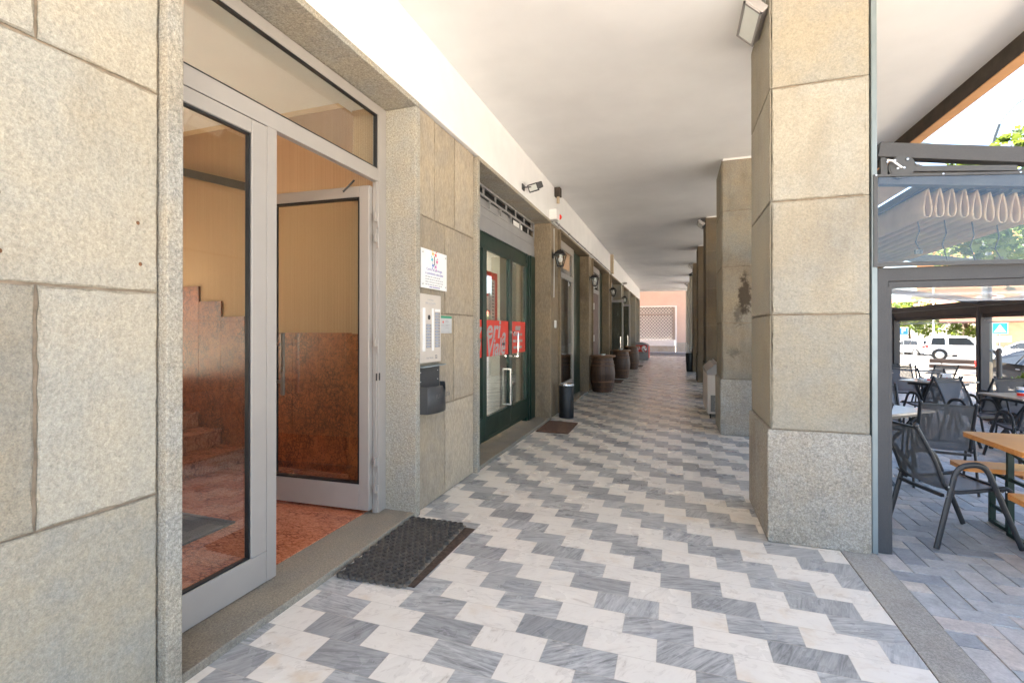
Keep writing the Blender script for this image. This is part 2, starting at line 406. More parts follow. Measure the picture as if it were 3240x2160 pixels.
def mk_redmarble(name, dark, light, vein, flat=1, stretch=(1,1,1), rough=.22, vs=14):
    k = NT(name); o = k.obj(); w = k.map(o, stretch)
    ds = k.n('VectorMath', operation='MULTIPLY_ADD'); nz = k.n('TexNoise'); k.l(w, nz.inputs[0]); nz.inputs['Scale'].default_value = 9; nz.inputs['Detail'].default_value = 5
    k.l(nz.outputs['Color'], ds.inputs[0]); ds.inputs[1].default_value = (.13,.13,.13); k.l(w, ds.inputs[2])
    vo = k.n('TexVoronoi', feature='DISTANCE_TO_EDGE'); vo.inputs['Scale'].default_value = vs; k.l(ds.outputs[0], vo.inputs['Vector'])
    f = k.noise(w, 20, 6, .65); c = k.ramp(f, (.3, dark), (.62, light))
    e1 = k.ramp(vo.outputs[0], (.0, (1,1,1)), (.13, (0,0,0)))
    msk = k.ramp(k.noise(w, 4, 3), (.42, (0,0,0)), (.58, (1,1,1)))
    c = k.mix(k.math('MULTIPLY', k.math('MULTIPLY', e1, msk), .95), c, vein)
    c = k.mix(k.math('MULTIPLY', k.ramp(k.noise(w, 55, 3), (.54, (0,0,0)), (.64, (1,1,1))), .7), c, vein)
    return k.fin(c, rough, None, spec=.45)
M['rosso'] = mk_redmarble('red_marble_panel', (.19,.042,.011), (.40,.115,.034), (.040,.010,.005), vs=24, stretch=(1,1,.8), rough=.3)
M['rossof'] = mk_redmarble('red_marble_floor', (.40,.12,.05), (.60,.235,.125), (.18,.045,.02), vs=13, stretch=(1,2,1))

def mk_wallpaper():
    k = NT('ribbed_wallpaper'); o = k.obj(); sp = k.n('SeparateXYZ'); k.l(o, sp.inputs[0])
    x = k.math('ADD', sp.outputs[0], sp.outputs[1]); w1 = k.math('SINE', k.math('MULTIPLY', x, 330)); w2 = k.noise(k.map(o, (90,90,.4)), 1, 3)
    c = k.ramp(k.math('ADD', k.math('MULTIPLY', w1, .18), w2), (.3, (.41,.265,.15)), (.7, (.50,.34,.205)))
    return k.fin(c, .8, k.bump(w1, .25, .003))
M['wallpaper'] = mk_wallpaper()

def mk_wood(name, a, b, axis, rough=.35, coat=.4, sc=1):
    k = NT(name); s_ = [40*sc]*3; s_[axis] = 2.2*sc; o = k.obj(); w = k.map(o, tuple(s_))
    f = k.noise(w, 1, 6, .6, .6); t = k.tint(); c = k.ramp(f, (.3, a), (.7, b))
    c = k.mix(k.math('MULTIPLY', k.math('SUBTRACT', t, .5), .8), c, tuple(x*1.35 for x in b))
    c = k.mix(k.math('MULTIPLY', k.math('SUBTRACT', .5, t), .9), c, tuple(x*.5 for x in a))
    return k.fin(c, k.math('ADD', k.math('MULTIPLY', f, .2), rough), k.bump(f, .12, .003), coat=coat)
M['pine'] = mk_wood('varnished_orange_pine', (.60,.205,.04), (.78,.36,.10), 0, .22, .6)
M['barrelw'] = mk_wood('barrel_oak', (.055,.028,.016), (.13,.066,.036), 2, .4, .15)
M['oaktop'] = mk_wood('barrel_top_wood', (.17,.085,.04), (.28,.15,.075), 1, .4, .2)
M['tabletop'] = mk_wood('weathered_table_top', (.25,.215,.18), (.36,.32,.27), 0, .22, .3)

def mk_pave():
    k = NT('terrace_pavers'); o = k.obj(); t = k.tint(); f = k.noise(o, 9, 6, .65); g = k.noise(o, 70, 4, .7)
    c = k.ramp(t, (0, (.235,.245,.26)), (.3, (.33,.333,.335)), (.5, (.40,.395,.385)), (.72, (.46,.405,.365)), (.9, (.50,.425,.355)), (1, (.50,.46,.41)))
    c = k.mix(.7, c, k.ramp(f, (.3, (.33,)*3), (.7, (.68,)*3)), 'OVERLAY'); c = k.mix(.5, c, k.ramp(g, (.3, (.35,)*3), (.7, (.65,)*3)), 'OVERLAY')
    return k.fin(c, k.math('ADD', k.math('MULTIPLY', f, .35), .32), k.bump(k.math('ADD', g, f), .22, .006), spec=.4)
M['pavers'] = mk_pave()

def mk_sling():
    k = NT('textilene_mesh'); o = k.obj(); df = k.n('BsdfPrincipled'); 
    f = k.noise(o, 260, 2); k.l(k.ramp(f, (.3, (.085,.083,.084)), (.7, (.15,.146,.145))), df.inputs['Base Color']); df.inputs['Roughness'].default_value = .6
    tr = k.n('BsdfTransparent'); mx = k.n('MixShader'); mx.inputs[0].default_value = .74
    k.l(tr.outputs[0], mx.inputs[1]); k.l(df.outputs[0], mx.inputs[2]); k.l(mx.outputs[0], k.out.inputs[0]); return k.m
M['sling'] = mk_sling()

def mk_leaf(name, a, b):
    k = NT(name); o = k.obj(); t = k.tint(); c = k.mix(t, a, b)
    c = k.mix(k.ramp(k.noise(o, 1.4, 3), (.35, (0,0,0)), (.65, (.35,)*3)), c, tuple(x*.55 for x in a))
    df = k.n('BsdfPrincipled'); k.l(c, df.inputs['Base Color']); df.inputs['Roughness'].default_value = .45
    tl = k.n('BsdfTranslucent'); k.l(k.mix(.5, c, (.25,.30,.03)), tl.inputs[0]); mx = k.n('MixShader'); mx.inputs[0].default_value = .38
    k.l(df.outputs[0], mx.inputs[1]); k.l(tl.outputs[0], mx.inputs[2]); k.l(mx.outputs[0], k.out.inputs[0]); return k.m
M['leaf'] = mk_leaf('maple_leaf', (.022,.060,.028), (.10,.17,.035))
M['leafl'] = mk_leaf('sunny_leaf', (.05,.10,.02), (.16,.21,.04))

def mk_pink():
    k = NT('pink_render'); o = k.obj(); f = k.noise(o, .9, 5, .6); g = k.noise(o, 7, 5)
    c = k.ramp(f, (.3, (.54,.41,.345)), (.7, (.60,.475,.405)))
    c = k.mix(k.math('MULTIPLY', k.ramp(g, (.52, (0,0,0)), (.72, (1,1,1))), .3), c, (.66,.50,.42))
    return k.fin(c, .85, k.bump(g, .2, .01))
M['pink'] = mk_pink()
# =====================  GROUND  =====================
XW, XJ, XF = -2.075, -2.032, -2.32        # pier cladding, jamb/lintel face, door-frame plane
ZC = 4.12                                  # arcade ceiling
YS, YE = -.6, 30.7                        # building ends
struct('floor', MB().add([(-2.6,YS,0),(1.103,YS,0),(1.103,YE,0),(-2.6,YE,0)], [(0,1,2,3)]), M['marble'])
kb = MB()
for y0, y1 in ((YS,2.05),(2.056,5.4),(5.406,9.1),(9.106,13),(13.006,17),(17.006,21.5),(21.506,26),(26.006,YE)):
    kb.box(1.1075,1.322,y0,y1,-.08,.004)
struct('kerb', kb, M['granite'], bevel=.004)
# terrace: herringbone slabs, 3:1, axis aligned
W_ = .132; pv = MB(); rng = random.Random(3); gap = .0022
nx, ny = 41, 160
for j in range(-4, ny):
    for i in range(-4, nx):
        d = (i - j) % 4; x, y = 1.326 + i*W_, 1.5 + j*W_
        if d == 0: r_ = (x, x+2*W_, y, y+W_)
        elif d == 3: r_ = (x, x+W_, y, y+2*W_)
        else: continue
        r_ = (max(r_[0],1.326), min(r_[1],6.3), r_[2], r_[3])
        if r_[1]-r_[0] < .02: continue
        z = -.004 + rng.uniform(-.002, .0012); t = min(.97, max(0, rng.gauss(.45, .27)))
        x0, x1, y0, y1 = r_[0]+gap, r_[1]-gap, r_[2]+gap, r_[3]-gap
        b_ = .0025; tl = [rng.uniform(-.0008,.0008) for _ in range(4)]
        vv = [(x0+b_,y0+b_,z+tl[0]),(x1-b_,y0+b_,z+tl[1]),(x1-b_,y1-b_,z+tl[2]),(x0+b_,y1-b_,z+tl[3]),(x0,y0,z-.006),(x1,y0,z-.006),(x1,y1,z-.006),(x0,y1,z-.006)]
        pv.add(vv, [(0,1,2,3),(4,5,1,0),(5,6,2,1),(6,7,3,2),(7,4,0,3)], 0, t)
struct('terrace_paving', pv, M['pavers'], fix=False)
gr = MB()
xs = [(-120,-.03),(6.25,-.03),(7.0,-.12),(11,-.52),(14,-.60),(30,-.70),(500,-.9)]
gv = []; gf = []
ys_ = [-300,-40,-.6,10,20,30,40,70,140,700]
for x, z in xs:
    for y in ys_: gv.append((x, y, z))
n_ = len(ys_)
for i in range(len(xs)-1):
    for j in range(n_-1): gf.append((i*n_+j, (i+1)*n_+j, (i+1)*n_+j+1, i*n_+j+1))
gr.add(gv, gf); struct('ground', gr, M['plaza'])
rd = MB()
rd.add([(13.2,-60,-.573),(27,-60,-.683),(27,90,-.683),(13.2,90,-.573)], [(0,1,2,3)])
struct('road', rd, M['asphalt'])
kq = MB(); kq.box(12.9,13.2,-60,90,-.75,-.47); struct('pavement_kerb', kq, M['granite'], bevel=.01)
cr = MB(); cr.add([(-40,30.75,-.012),(6.2,30.75,-.012),(6.2,33.4,-.012),(-40,33.4,-.012)], [(0,1,2,3)]); struct('side_street', cr, M['asphalt'])
cp = MB(); cp.box(-40,6.0,33.42,34.5,-.1,.10); struct('pavement', cp, M['pave'], bevel=.01)

# =====================  ARCADE BUILDING  =====================
bld = thing('arcade_building', 'arcaded building with white ceiling over the walkway and orange outer edge beam', 'building', (-2.3, 14, 0))
MB().box(-2.44,2.85,YS,YE,ZC,ZC+.16).build('ceiling', M['ceiling'], bld)
MB().box(-2.44,-2.034,YS,YE,3.47,ZC-.002).build('fascia_beam', M['plaster'], bld, bevel=.006)
eb = MB(); eb.box(2.852,2.985,YS-.02,YE+.3,3.945,ZC+.2); eb.build('edge_beam', M['orange'], bld, bevel=.004)
# inner face of the edge beam, its shade put into a brown colour
ib = MB(); ib.box(2.842,2.8535,YS,YE,3.952,ZC-.001); ib.build('shade_painted_beam_face', M['brown'], bld)
MB().box(-8.0,2.984,YS,YE+.28,ZC+.163,8.2).build('upper_storey', M['orange'], bld)  # unseen block, rear edge placed to let sun reach the lobby
MB().box(-8.3,3.5,YS-.3,YE+.6,8.22,8.45).build('roof', M['roof'], bld)
eb = MB(); eb.box(-2.44,2.85,YE-.12,YE+.02,4.02,ZC-.003); eb.box(-2.44,2.85,YE-.16,YE-.125,3.95,4.03); eb.build('end_beam', M['plaster'], bld)
MB().box(-8,-2.46,YE-.2,YE,0,ZC).build('end_wall', M['pink'], bld)
MB().box(-8,-2.46,YS,YS+.2,0,ZC).build('end_wall', M['orange'], bld)

def slab_wall(mb, x, y0, y1, rows, rng, base=.5, var=.34, gap=.007, fine=False):
    """cladding slabs on a wall facing +x; rows = [(z0,z1,[y joints])]"""
    for z0, z1, js in rows:
        e = [y0] + js + [y1]
        for a, b in zip(e[:-1], e[1:]):
            t_ = base+rng.uniform(-var, var); dx = rng.uniform(-.0015,.0015)
            if fine: mb.slab((x+dx, a+gap*.6, z0+gap*.4), (0,1,0), (0,0,1), (1,0,0), b-a-1.2*gap, z1-z0-.8*gap, .03, rng, t_)
            else: mb.box(x-.03, x+dx, a+gap*.8, b-gap*.8, z0+gap/2, z1-gap/2, 0, t_)

rng = random.Random(11)
ZR = (0, .86, 1.71, 2.553, 3.418)
def pier(label, y0, y1, joints, mat, jl=True, jr=True, base=.5, jm=None, jw=.075, inner=-2.44):
    t = thing('stone_pier', label, 'stone wall', (-2.2, (y0+y1)/2, 0), 'stone clad wall piers')
    a = y0 + (jw if jl else 0); b = y1 - (jw if jr else 0)
    mb = MB(); slab_wall(mb, XW, a, b, [(ZR[i], ZR[i+1] if i < 3 else 3.47, joints[i]) for i in range(4)], rng, base, fine=y1 < 9)
    mb.build('cladding', mat, t, bevel=0 if y1 < 9 else .004)
    MB().box(inner, XW-.010, a+.002, b-.002, 0, 3.468).build('core', M['mortar'], t)
    for on, p, q in ((jl, y0, a-.003), (jr, b+.003, y1)):
        if on:
            MB().box(inner, XJ, p, q, 0, 3.419, 0, rng.uniform(.35,.65)).build('door_jamb', jm or M['stone_jamb'], t, bevel=.006)
    return t
t = pier('large grey beige stone slabs wall at the picture edge beside the open entrance', YS, 1.512, [[],[-.1,1.025],[],[-.1,1.023]], M['stone'], False, True, jw=.075)
# plugged drill holes left by an old plate
rs_ = plain('rust_stain', (.16,.07,.03), .9, 0, .4, 60)
for y, z in ((1.352,1.99),(1.362,1.823),(.925,2.0),(.93,1.81)): MB().ball((XW+.0005, y, z), .007, 8, 5, sc=(.4,1,1.2)).build('drill_hole', rs_, t)
pier('stone wall carrying the white plaque, intercom and dark letterbox', 3.494, 4.872, [[4.11],[4.30],[4.108],[3.90,4.32]], M['stone_b'], base=.5)
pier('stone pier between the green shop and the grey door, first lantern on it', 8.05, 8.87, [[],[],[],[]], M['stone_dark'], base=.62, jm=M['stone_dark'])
far = [('pier darkened by soot and painted dimness beside the nearest barrel table', 11.93, 12.70),('dark pier with the second barrel in front, third along the dim wall', 15.8, 16.55),
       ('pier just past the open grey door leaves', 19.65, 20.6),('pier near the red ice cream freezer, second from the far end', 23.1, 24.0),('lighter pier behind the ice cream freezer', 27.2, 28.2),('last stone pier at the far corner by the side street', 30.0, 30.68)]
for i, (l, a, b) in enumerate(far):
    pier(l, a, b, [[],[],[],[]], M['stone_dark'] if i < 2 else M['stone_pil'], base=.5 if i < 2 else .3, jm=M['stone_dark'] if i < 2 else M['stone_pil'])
# lintels over the openings
OPEN = [(1.512,3.494),(4.872,8.05),(8.87,11.93),(12.70,15.8),(16.55,19.65),(20.6,23.1),(24.0,27.2),(28.2,30.0)]
for i, (a, b) in enumerate(OPEN):
    MB().box(-2.44, -2.028, a-.07 if i == 0 else a-.03, b+.05, 3.421, 3.467, 0, .5).build('lintel', M['stone_jamb'] if i < 2 else M['stone_dark'], bld, bevel=.004)
    if i > 0: MB().box(-2.9, -2.05, a-.06, b+.06, -.02, .042, 0, .5).build('threshold', M['sill'], bld, bevel=.006)
MB().box(-2.44, -2.046, 1.44, 3.575, -.02, .042, 0, .55).build('threshold', M['sill'], bld, bevel=.006)

# =====================  PILLARS  =====================
PL = ['nearest pale stone pillar beside the glazed terrace screen', 'second stone pillar with damp dark stain, white chest freezer behind it',
      'third stone pillar, just beyond the white chest freezer', 'fourth stone pillar in the dark middle of the arcade', 'fifth stone pillar carrying the black camera',
      'sixth stone pillar, first sunlit one of the far group', 'seventh pillar, slim sunlit sliver near the far end', 'last pillar at the far end by the pink wall']
for i, l in enumerate(PL):
    y0 = 3.94 + 3.81*i; y1 = y0 + .9
    t = thing('stone_pillar', l, 'pillar', (.97, y0+.45, 0), 'stone clad arcade pillars')
    mb = MB(); zr = [.828,1.667,2.496,3.331,ZC-.035]
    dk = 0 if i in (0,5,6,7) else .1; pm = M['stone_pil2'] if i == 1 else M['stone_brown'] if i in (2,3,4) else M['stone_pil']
    for z0, z1 in zip(zr[:-1], zr[1:]):
        tt = .55 + rng.uniform(-.2,.25) - dk; g = .003
        xa, xb, ya, yb, w = .667, 1.283, y0, y1, .035
        if i < 2: mb.slab((xa+.012, ya, z0+g), (1,0,0), (0,0,1), (0,-1,0), xb-xa-.024, z1-z0-2*g, w, rng, tt, rim=.012)
        else: mb.box(xa+w, xb-w, ya, ya+w, z0+g, z1-g, 0, tt)                 # front slab
        mb.box(xa+w, xb-w, yb-w, yb, z0+g, z1-g, 0, tt)
        if i < 2: mb.slab((xa, yb-.002, z0+g), (0,-1,0), (0,0,1), (-1,0,0), yb-ya-.006, z1-z0-2*g, .010, rng, min(.95, tt+.15), rim=.012)  # corridor face tinted lighter, the light on it put into the colour
        else: mb.box(xa, xa+w-.004, ya+.0015, yb-.0015, z0+g, z1-g, 0, tt - .05)
        mb.box(xb-w+.004, xb, ya+.0015, yb-.0015, z0+g, z1-g, 0, tt)
    mb.build('cladding', pm, t, bevel=.004)
    MB().box(.685, 1.265, y0+.012, y1-.012, .8, ZC-.034).build('core', M['mortar'], t)
    MB().box(.69, 1.26, y0+.02, y1-.02, ZC-.036, ZC-.001).build('cap_strip', M['plaster'], t)
    pb = MB(); pb.box(.646, 1.292, y0-.012, y1+.012, 0, .826, 0, .5 - dk)
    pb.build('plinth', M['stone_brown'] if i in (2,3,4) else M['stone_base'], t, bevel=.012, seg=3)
    if i in (0, 2, 4, 6):
        lp = thing('wall_lamp', ['square grey floodlight high on the nearest pillar','small square floodlight on the third pillar','small square floodlight above the black camera on the fifth pillar','tiny square floodlight on the seventh pillar'][i//2], 'lamp', (.62, y0+.22, 3.95), 'square lamps on the pillars')
        L = .44 if i == 0 else .42
        Mx = Matrix.Translation((.572, y0+.02+L/2, 3.985)) @ Matrix.Rotation(R(44), 4, 'Y')
        b = MB(); b.box(-.085,.085,-L/2,L/2,-.012,.05, M=Mx); b.build('housing', M['alu_dk'], lp, bevel=.008)
        b = MB()
        for q in ((-.085,.085,-L/2,-L/2+.02),(-.085,.085,L/2-.02,L/2),(-.085,-.067,-L/2,L/2),(.067,.085,-L/2,L/2)): b.box(q[0],q[1],q[2],q[3],-.024,-.0125, M=Mx)
        b.build('rim', M['alu_dk'], lp)
        b = MB(); b.box(-.066,.066,-L/2+.021,L/2-.021,-.019,-.0128, M=Mx); b.build('diffuser', M['diff'], lp)
        b = MB(); b.bar((.60, y0+.24, 4.0), (.668, y0+.24, 4.02), .05, .02); b.build('bracket', M['alu_dk'], lp)
    if i == 4:
        cc = thing('camera', 'small black dome arm camera on the fifth pillar', 'camera', (.62, y0+.1, 3.7))
        MB().tube([(.668,y0+.1,3.74),(.62,y0+.1,3.74),(.6,y0+.1,3.70)], .014, 8).build('arm', M['black'], cc)
        MB().ball((.575,y0+.08,3.66), .06, 12, 8, sc=(1,1.2,.9)).build('body', M['black'], cc)

# =====================  LOBBY  =====================
YL = 4.2; ZL = 3.96; XB = -6.6
lb = thing('lobby', 'entrance lobby with red marble dado, ribbed cream wallpaper and stairs', 'lobby', (-4, 3, 0))
MB().box(XB,-2.43,.9,YL,-.05,.05).build('floor', M['rossof'], lb)
for q in ((XB,-2.43,YL,YL+.1,.05,ZL+.05),(XB-.1,XB,.9,YL,2.2,ZL),(XB-.1,XB,.9,1.1,.05,2.2),(XB-.1,XB,4.0,YL,.05,2.2),(XB,-2.445,.8,.9,.05,ZL)): MB().box(*q).build('wall', M['wallpaper'], lb)
MB().box(XB,-2.43,.9,YL,ZL,ZL+.08).build('ceiling', M['lobbyceil'], lb)
MB().box(-2.73,-2.445,.9,YL-.001,3.50,ZL-.001).build('ceiling_drop', M['lobbyceil'], lb)
MB().box(-2.71,-2.445,3.55,YL-.001,.05,3.499).build('wall_return', M['wallpaper'], lb)
w = MB(); w.box(-2.445,-2.44,.9,1.51,.05,3.47); w.build('wall', M['wallpaper'], lb)
MB().box(XB+.001,-2.735,YL-.012,YL-.001,3.905,ZL-.001).build('cornice', M['wallp_edge'], lb)
wd_ = MB()
def dado(x0, x1, z1):
    wd_.box(x0+.0012, x1-.0012, YL-.02, YL-.001, .05, z1, 0, rng.uniform(.3,.7))
for a, b in ((-3.27,-2.712),(-3.619,-3.27),(-3.968,-3.619),(-4.32,-3.968),(-4.656,-4.32)): dado(a, b, 1.528)
for k_ in range(5):
    a = -4.656-.357*(k_+1); b = -4.656-.357*k_; dado(a, b, 1.712+.183*k_)
wd_.build('dado_panel', M['rosso'], lb)
w = MB(); w.box(-2.722,-2.46,3.53,3.549,.05,1.522); w.box(-2.728,-2.711,3.531,YL-.021,.05,1.522); w.build('dado_panel', M['rosso'], lb)
st = MB()
for k_ in range(5):
    x1 = -4.656-.357*k_; z = .05+.18*k_
    st.box(XB+.021, x1, 1.6, YL-.021, z+.001, z+.15); st.box(XB+.021, x1+.02, 1.59, YL-.0215, z+.151, z+.18)
st.build('stairs', M['rossof'], lb, bevel=.004)
wn2 = MB().box(XB-.05,XB-.045,1.1,4.0,.05,2.2).build('rear_window', M['glass'], lb)  # unseen glazed opening, added to let daylight into the lobby
MB().bar((-5.75,YL-.05,3.50),(-4.42,YL-.05,3.131), .05,.09).build('dark_bar', M['charcoal'], lb)  # thin dark sloping bar on the lobby wall
mt = thing('door_grille_mat', 'dark grey ribbed mat on the red lobby floor behind the glass', 'mat', (-3.7, 2.5, .05))
b = MB()
for q in range(40): b.box(-4.2+q*.023,-4.2+q*.023+.013,2.24,2.80,.0505,.062)
b.build('ribs', M['charcoal'], mt)
b = MB(); b.box(-4.22,-3.275,2.20,2.236,.0505,.064); b.box(-4.22,-3.275,2.804,2.84,.0505,.064); b.box(-3.282,-3.25,2.20,2.84,.0505,.0645); b.build('frame', M['charcoal'], mt)

# =====================  ENTRANCE DOOR  =====================
ed = thing('entrance_door', 'grey aluminium glazed entrance door standing open into the red marble lobby', 'door', (-2.34, 2.5, .045))
f = MB(); x0, x1 = -2.37, XF
def fr(y0, y1, z0, z1, dx=0): f.box(x0, x1+dx, y0, y1, z0, z1)
fr(3.385,3.493,.045,3.415); fr(3.372,3.385,.045,3.33,-.012); fr(1.515,1.60,.045,3.415)
fr(1.60,3.385,3.335,3.415); fr(1.60,3.385,2.782,2.888); fr(2.243,2.317,.045,2.782)
f.build('frame', M['alu'], ed, bevel=.003)
f = MB(); fr(1.60,2.239,.047,.232,.004); fr(2.128,2.239,.232,2.776,.004); fr(1.60,2.128,2.694,2.776,.004); fr(1.60,1.66,.232,2.694,.004)
f.build('side_sash', M['alu'], ed, bevel=.006)
g = MB()
def gask(y0, y1, z0, z1, x=-2.3245, w=.009):
    for a in ((y0,y0+w,z0,z1),(y1-w,y1,z0,z1),(y0,y1,z0,z0+w),(y0,y1,z1-w,z1)): g.box(x-.03, x, a[0],a[1],a[2],a[3])
gask(1.661,2.127,.233,2.693); gask(1.601,3.371,2.889,3.334); g.build('gasket', M['black'], ed)
MB().box(-2.345,-2.341,1.665,2.125,.236,2.69).build('glass_pane', M['glass'], ed)
MB().box(-2.345,-2.341,1.605,3.369,2.892,3.331).build('glass_pane', M['glass'], ed)
# opened leaf, hinged on the right, folded inwards
hz = Matrix.Translation((-2.372, 3.352, 0)) @ Matrix.Rotation(R(2.5), 4, 'Z')
lf = MB(); LW = 1.04
lf.box(-LW,-LW+.078,-.028,.028,.075,2.745,M=hz); lf.box(-.092,0,-.028,.028,.075,2.745,M=hz)
lf.box(-LW+.078,-.092,-.028,.028,.075,.285,M=hz); lf.box(-LW+.078,-.092,-.028,.028,2.655,2.745,M=hz)
leaf = lf.build('door_leaf', M['alu'], ed, bevel=.005)
MB().box(-LW+.078,-.092,-.003,.003,.285,2.655,M=hz).build('glass_pane', M['glass'], leaf)
g = MB()
for a in ((-LW+.078,-LW+.09,.286,2.654),(-.104,-.092,.286,2.654)): g.box(a[0],a[1],-.0285,.0285,a[2],a[3],M=hz)
for a in ((.286,.298),(2.642,2.654)): g.box(-LW+.09,-.104,-.0285,.0285,a[0],a[1],M=hz)
g.build('gasket', M['black'], leaf)
h = MB(); h.box(-LW+.225,-LW+.252,-.10,-.075,1.0,1.53,M=hz)
for z in (1.10,1.42): h.box(-LW+.03,-LW+.248,-.098,-.077,z,z+.026,M=hz); h.box(-LW+.03,-LW+.05,-.09,-.03,z,z+.026,M=hz)
h.build('pull_handle', plain('dark_satin_handle', (.16,.15,.14), .3, .9, .05), leaf, bevel=.003)
for z in (2.45,2.28,1.42,.44,.22):
    h = MB(); h.box(-2.335,-2.318,3.336,3.362,z,z+.07); h.cyl((-2.312,3.366,z-.05),(-2.312,3.366,z+.06),.009,n=10); h.box(-2.33,-2.316,3.366,3.384,z-.05,z+.02)
    h.build('hinge', M['alu'], ed, bevel=.002)
h = MB(); h.box(-2.318,-2.314,3.345,3.360,1.14,1.20); h.box(-2.318,-2.314,3.387,3.401,1.14,1.20); h.build('latch_plate', M['black'], ed)
MB().bar((-2.52,3.33,2.80),(-2.60,3.29,2.70),.02,.01).build('closer_arm', M['charcoal'], ed)

# mats in front of the entrance
cs, sn = math.cos(.03), math.sin(.03)
rm = thing('rubber_mat', 'black rubber honeycomb doormat on the marble before the open entrance', 'doormat', (-1.77, 2.98, 0), rz=.035)
bm_ = MB(); P_ = .0465; Ht = .021
nxm, nym = 10, 21
for i in range(nxm):
    for j in range(nym):
        px = -.239+ i*P_ + (P_/2 if j % 2 else 0); py = -.47 + j*P_
        if px > .235: continue
        # ring with a hollow
        n = 12
        vv = []
        for r_, z in ((.0243,0),(.0243,Ht),(.0175,Ht+.001),(.0155,Ht-.008),(.0155,.003)):
            for q in range(n): a = 2*math.pi*q/n; vv.append((px+r_*math.cos(a), py+r_*math.sin(a), z))
        ff = [(r_*n+q, r_*n+(q+1)%n, (r_+1)*n+(q+1)%n, (r_+1)*n+q) for r_ in range(4) for q in range(n)]
        bm_.add(vv, ff, 0, .5, False)
        if i < nxm-1: bm_.box(px+.012,px+.034,py-.006,py+.006,.002,Ht-.003)
        if j < nym-1: bm_.bar((px,py+.012,.011),(px+.0,py+P_-.012,.011),.014,.016)
o = bm_.build('honeycomb', M['rubber'], None); o.parent = rm; o.location = (0,0,.008)
o = MB().box(-.225,.225,-.475,.475,.0,.004).build('underside', M['rubbin'], None); o.parent = rm; o.location = (0,0,.007)
um = MB().box(-.235,.285,-.44,.46,.0012,.0068).build('flat_mat', M['matwood'], None, bevel=.002); um.location = (-1.765, 2.98, 0); um.rotation_euler = (0,0,-.012)
tag(um, 'thin worn brown mat peeking out beneath the black rubber doormat', 'mat')
# =====================  GREEN SHOP FRONT =====================
sf = thing('glazed_shop', 'dark green glazed shop doors with red lettered sticker band across them', 'shop', (-2.4, 6.5, .05))
XS = -2.324
f = MB()
f.box(-2.44,-2.31,7.80,8.048,.045,2.83); f.box(-2.42,XS-.01,7.62,7.80,.045,2.83); f.box(-2.38,XS+.012,7.70,7.735,.045,2.8)
f.box(-2.40,XS-.02,4.93,7.62,2.672,2.83); f.box(-2.42,-2.33,4.874,4.95,.045,2.83)
f.build('frame', M['green'], sf, bevel=.004)
DR = [(4.95,5.735),(5.741,6.766),(6.772,7.615)]
txt3 = []
for i, (a, b) in enumerate(DR):
    d = MB(); s_ = .065 if i else .07
    d.box(-2.375,XS,a,a+s_,.115,2.67); d.box(-2.375,XS,b-s_+.012,b,.115,2.67)
    d.box(-2.375,XS,a+s_,b-s_+.012,.115,.425); d.box(-2.375,XS,a+s_,b-s_+.012,2.61,2.67)
    d.box(XS,XS+.01,a+s_+.04,b-s_-.03,.16,.175); d.box(XS,XS+.01,a+s_+.04,b-s_-.03,.385,.40)
    dl = d.build('door_leaf', M['green'], sf, bevel=.004)
    MB().box(-2.352,-2.348,a+s_,b-s_+.012,.426,2.609).build('glass_pane', M['glass'], dl)
    MB().box(-2.3465,-2.3445,a+s_+.002,b-s_+.01,1.205,1.692).build('sticker_band', M['red'], dl)
    if i == 1:
        h = MB(); yb = b-.10
        h.tube([(-2.29,yb,.46),(-2.29,yb,.99)], [.012,.012], 10); h.box(-2.348,-2.285,yb-.008,yb+.008,.455,.475); h.box(-2.348,-2.285,yb-.008,yb+.008,.975,.995)
        h.build('pull_handle', M['steel'], dl)
    if i == 2:
        h = MB(); yb = a+.12
        h.tube([(-2.25,yb,1.17),(-2.25,yb,1.26),(-2.25,yb,1.44),(-2.25,yb,1.52)], [.009,.017,.017,.009], 10)
        h.box(-2.33,-2.24,yb-.01,yb+.01,1.155,1.175); h.box(-2.33,-2.24,yb-.01,yb+.01,1.515,1.535)
        h.build('pull_handle', M['chrome'], dl)
def scr(s, size, y, z, sx, i):
    Mi = Matrix(((0,0,1),(1,.28,0),(0,1,0))).to_4x4()
    text('lettering', s, size, (-2.3442, y, z), Mi, M['vinylgap'], sf, 'CENTER', sx, .008)
scr('z', .40, 5.58, 1.53, 1.2, 0); scr('l', .34, 5.60, 1.31, 1.0, 0); scr('eri', .36, 6.12, 1.56, 1.35, 1); scr('a', .36, 6.53, 1.46, 1.1, 1); scr('Viale', .34, 6.22, 1.315, 1.12, 1)
scr('ORARI', .085, 7.17, 1.585, 1.0, 2)
lt = MB()
for z, ws in ((1.49,(.10,.05,.14,.09)),(1.39,(.13,.2,.10)),(1.29,(.17,.09,.12))):
    y = 7.17 - (sum(ws)+.02*(len(ws)-1))/2
    for w in ws:
        lt.box(-2.3444,-2.3436,y,y+w,z-.02,z+.02); y += w+.022
lt.build('lettering', M['vinylgap'], sf)
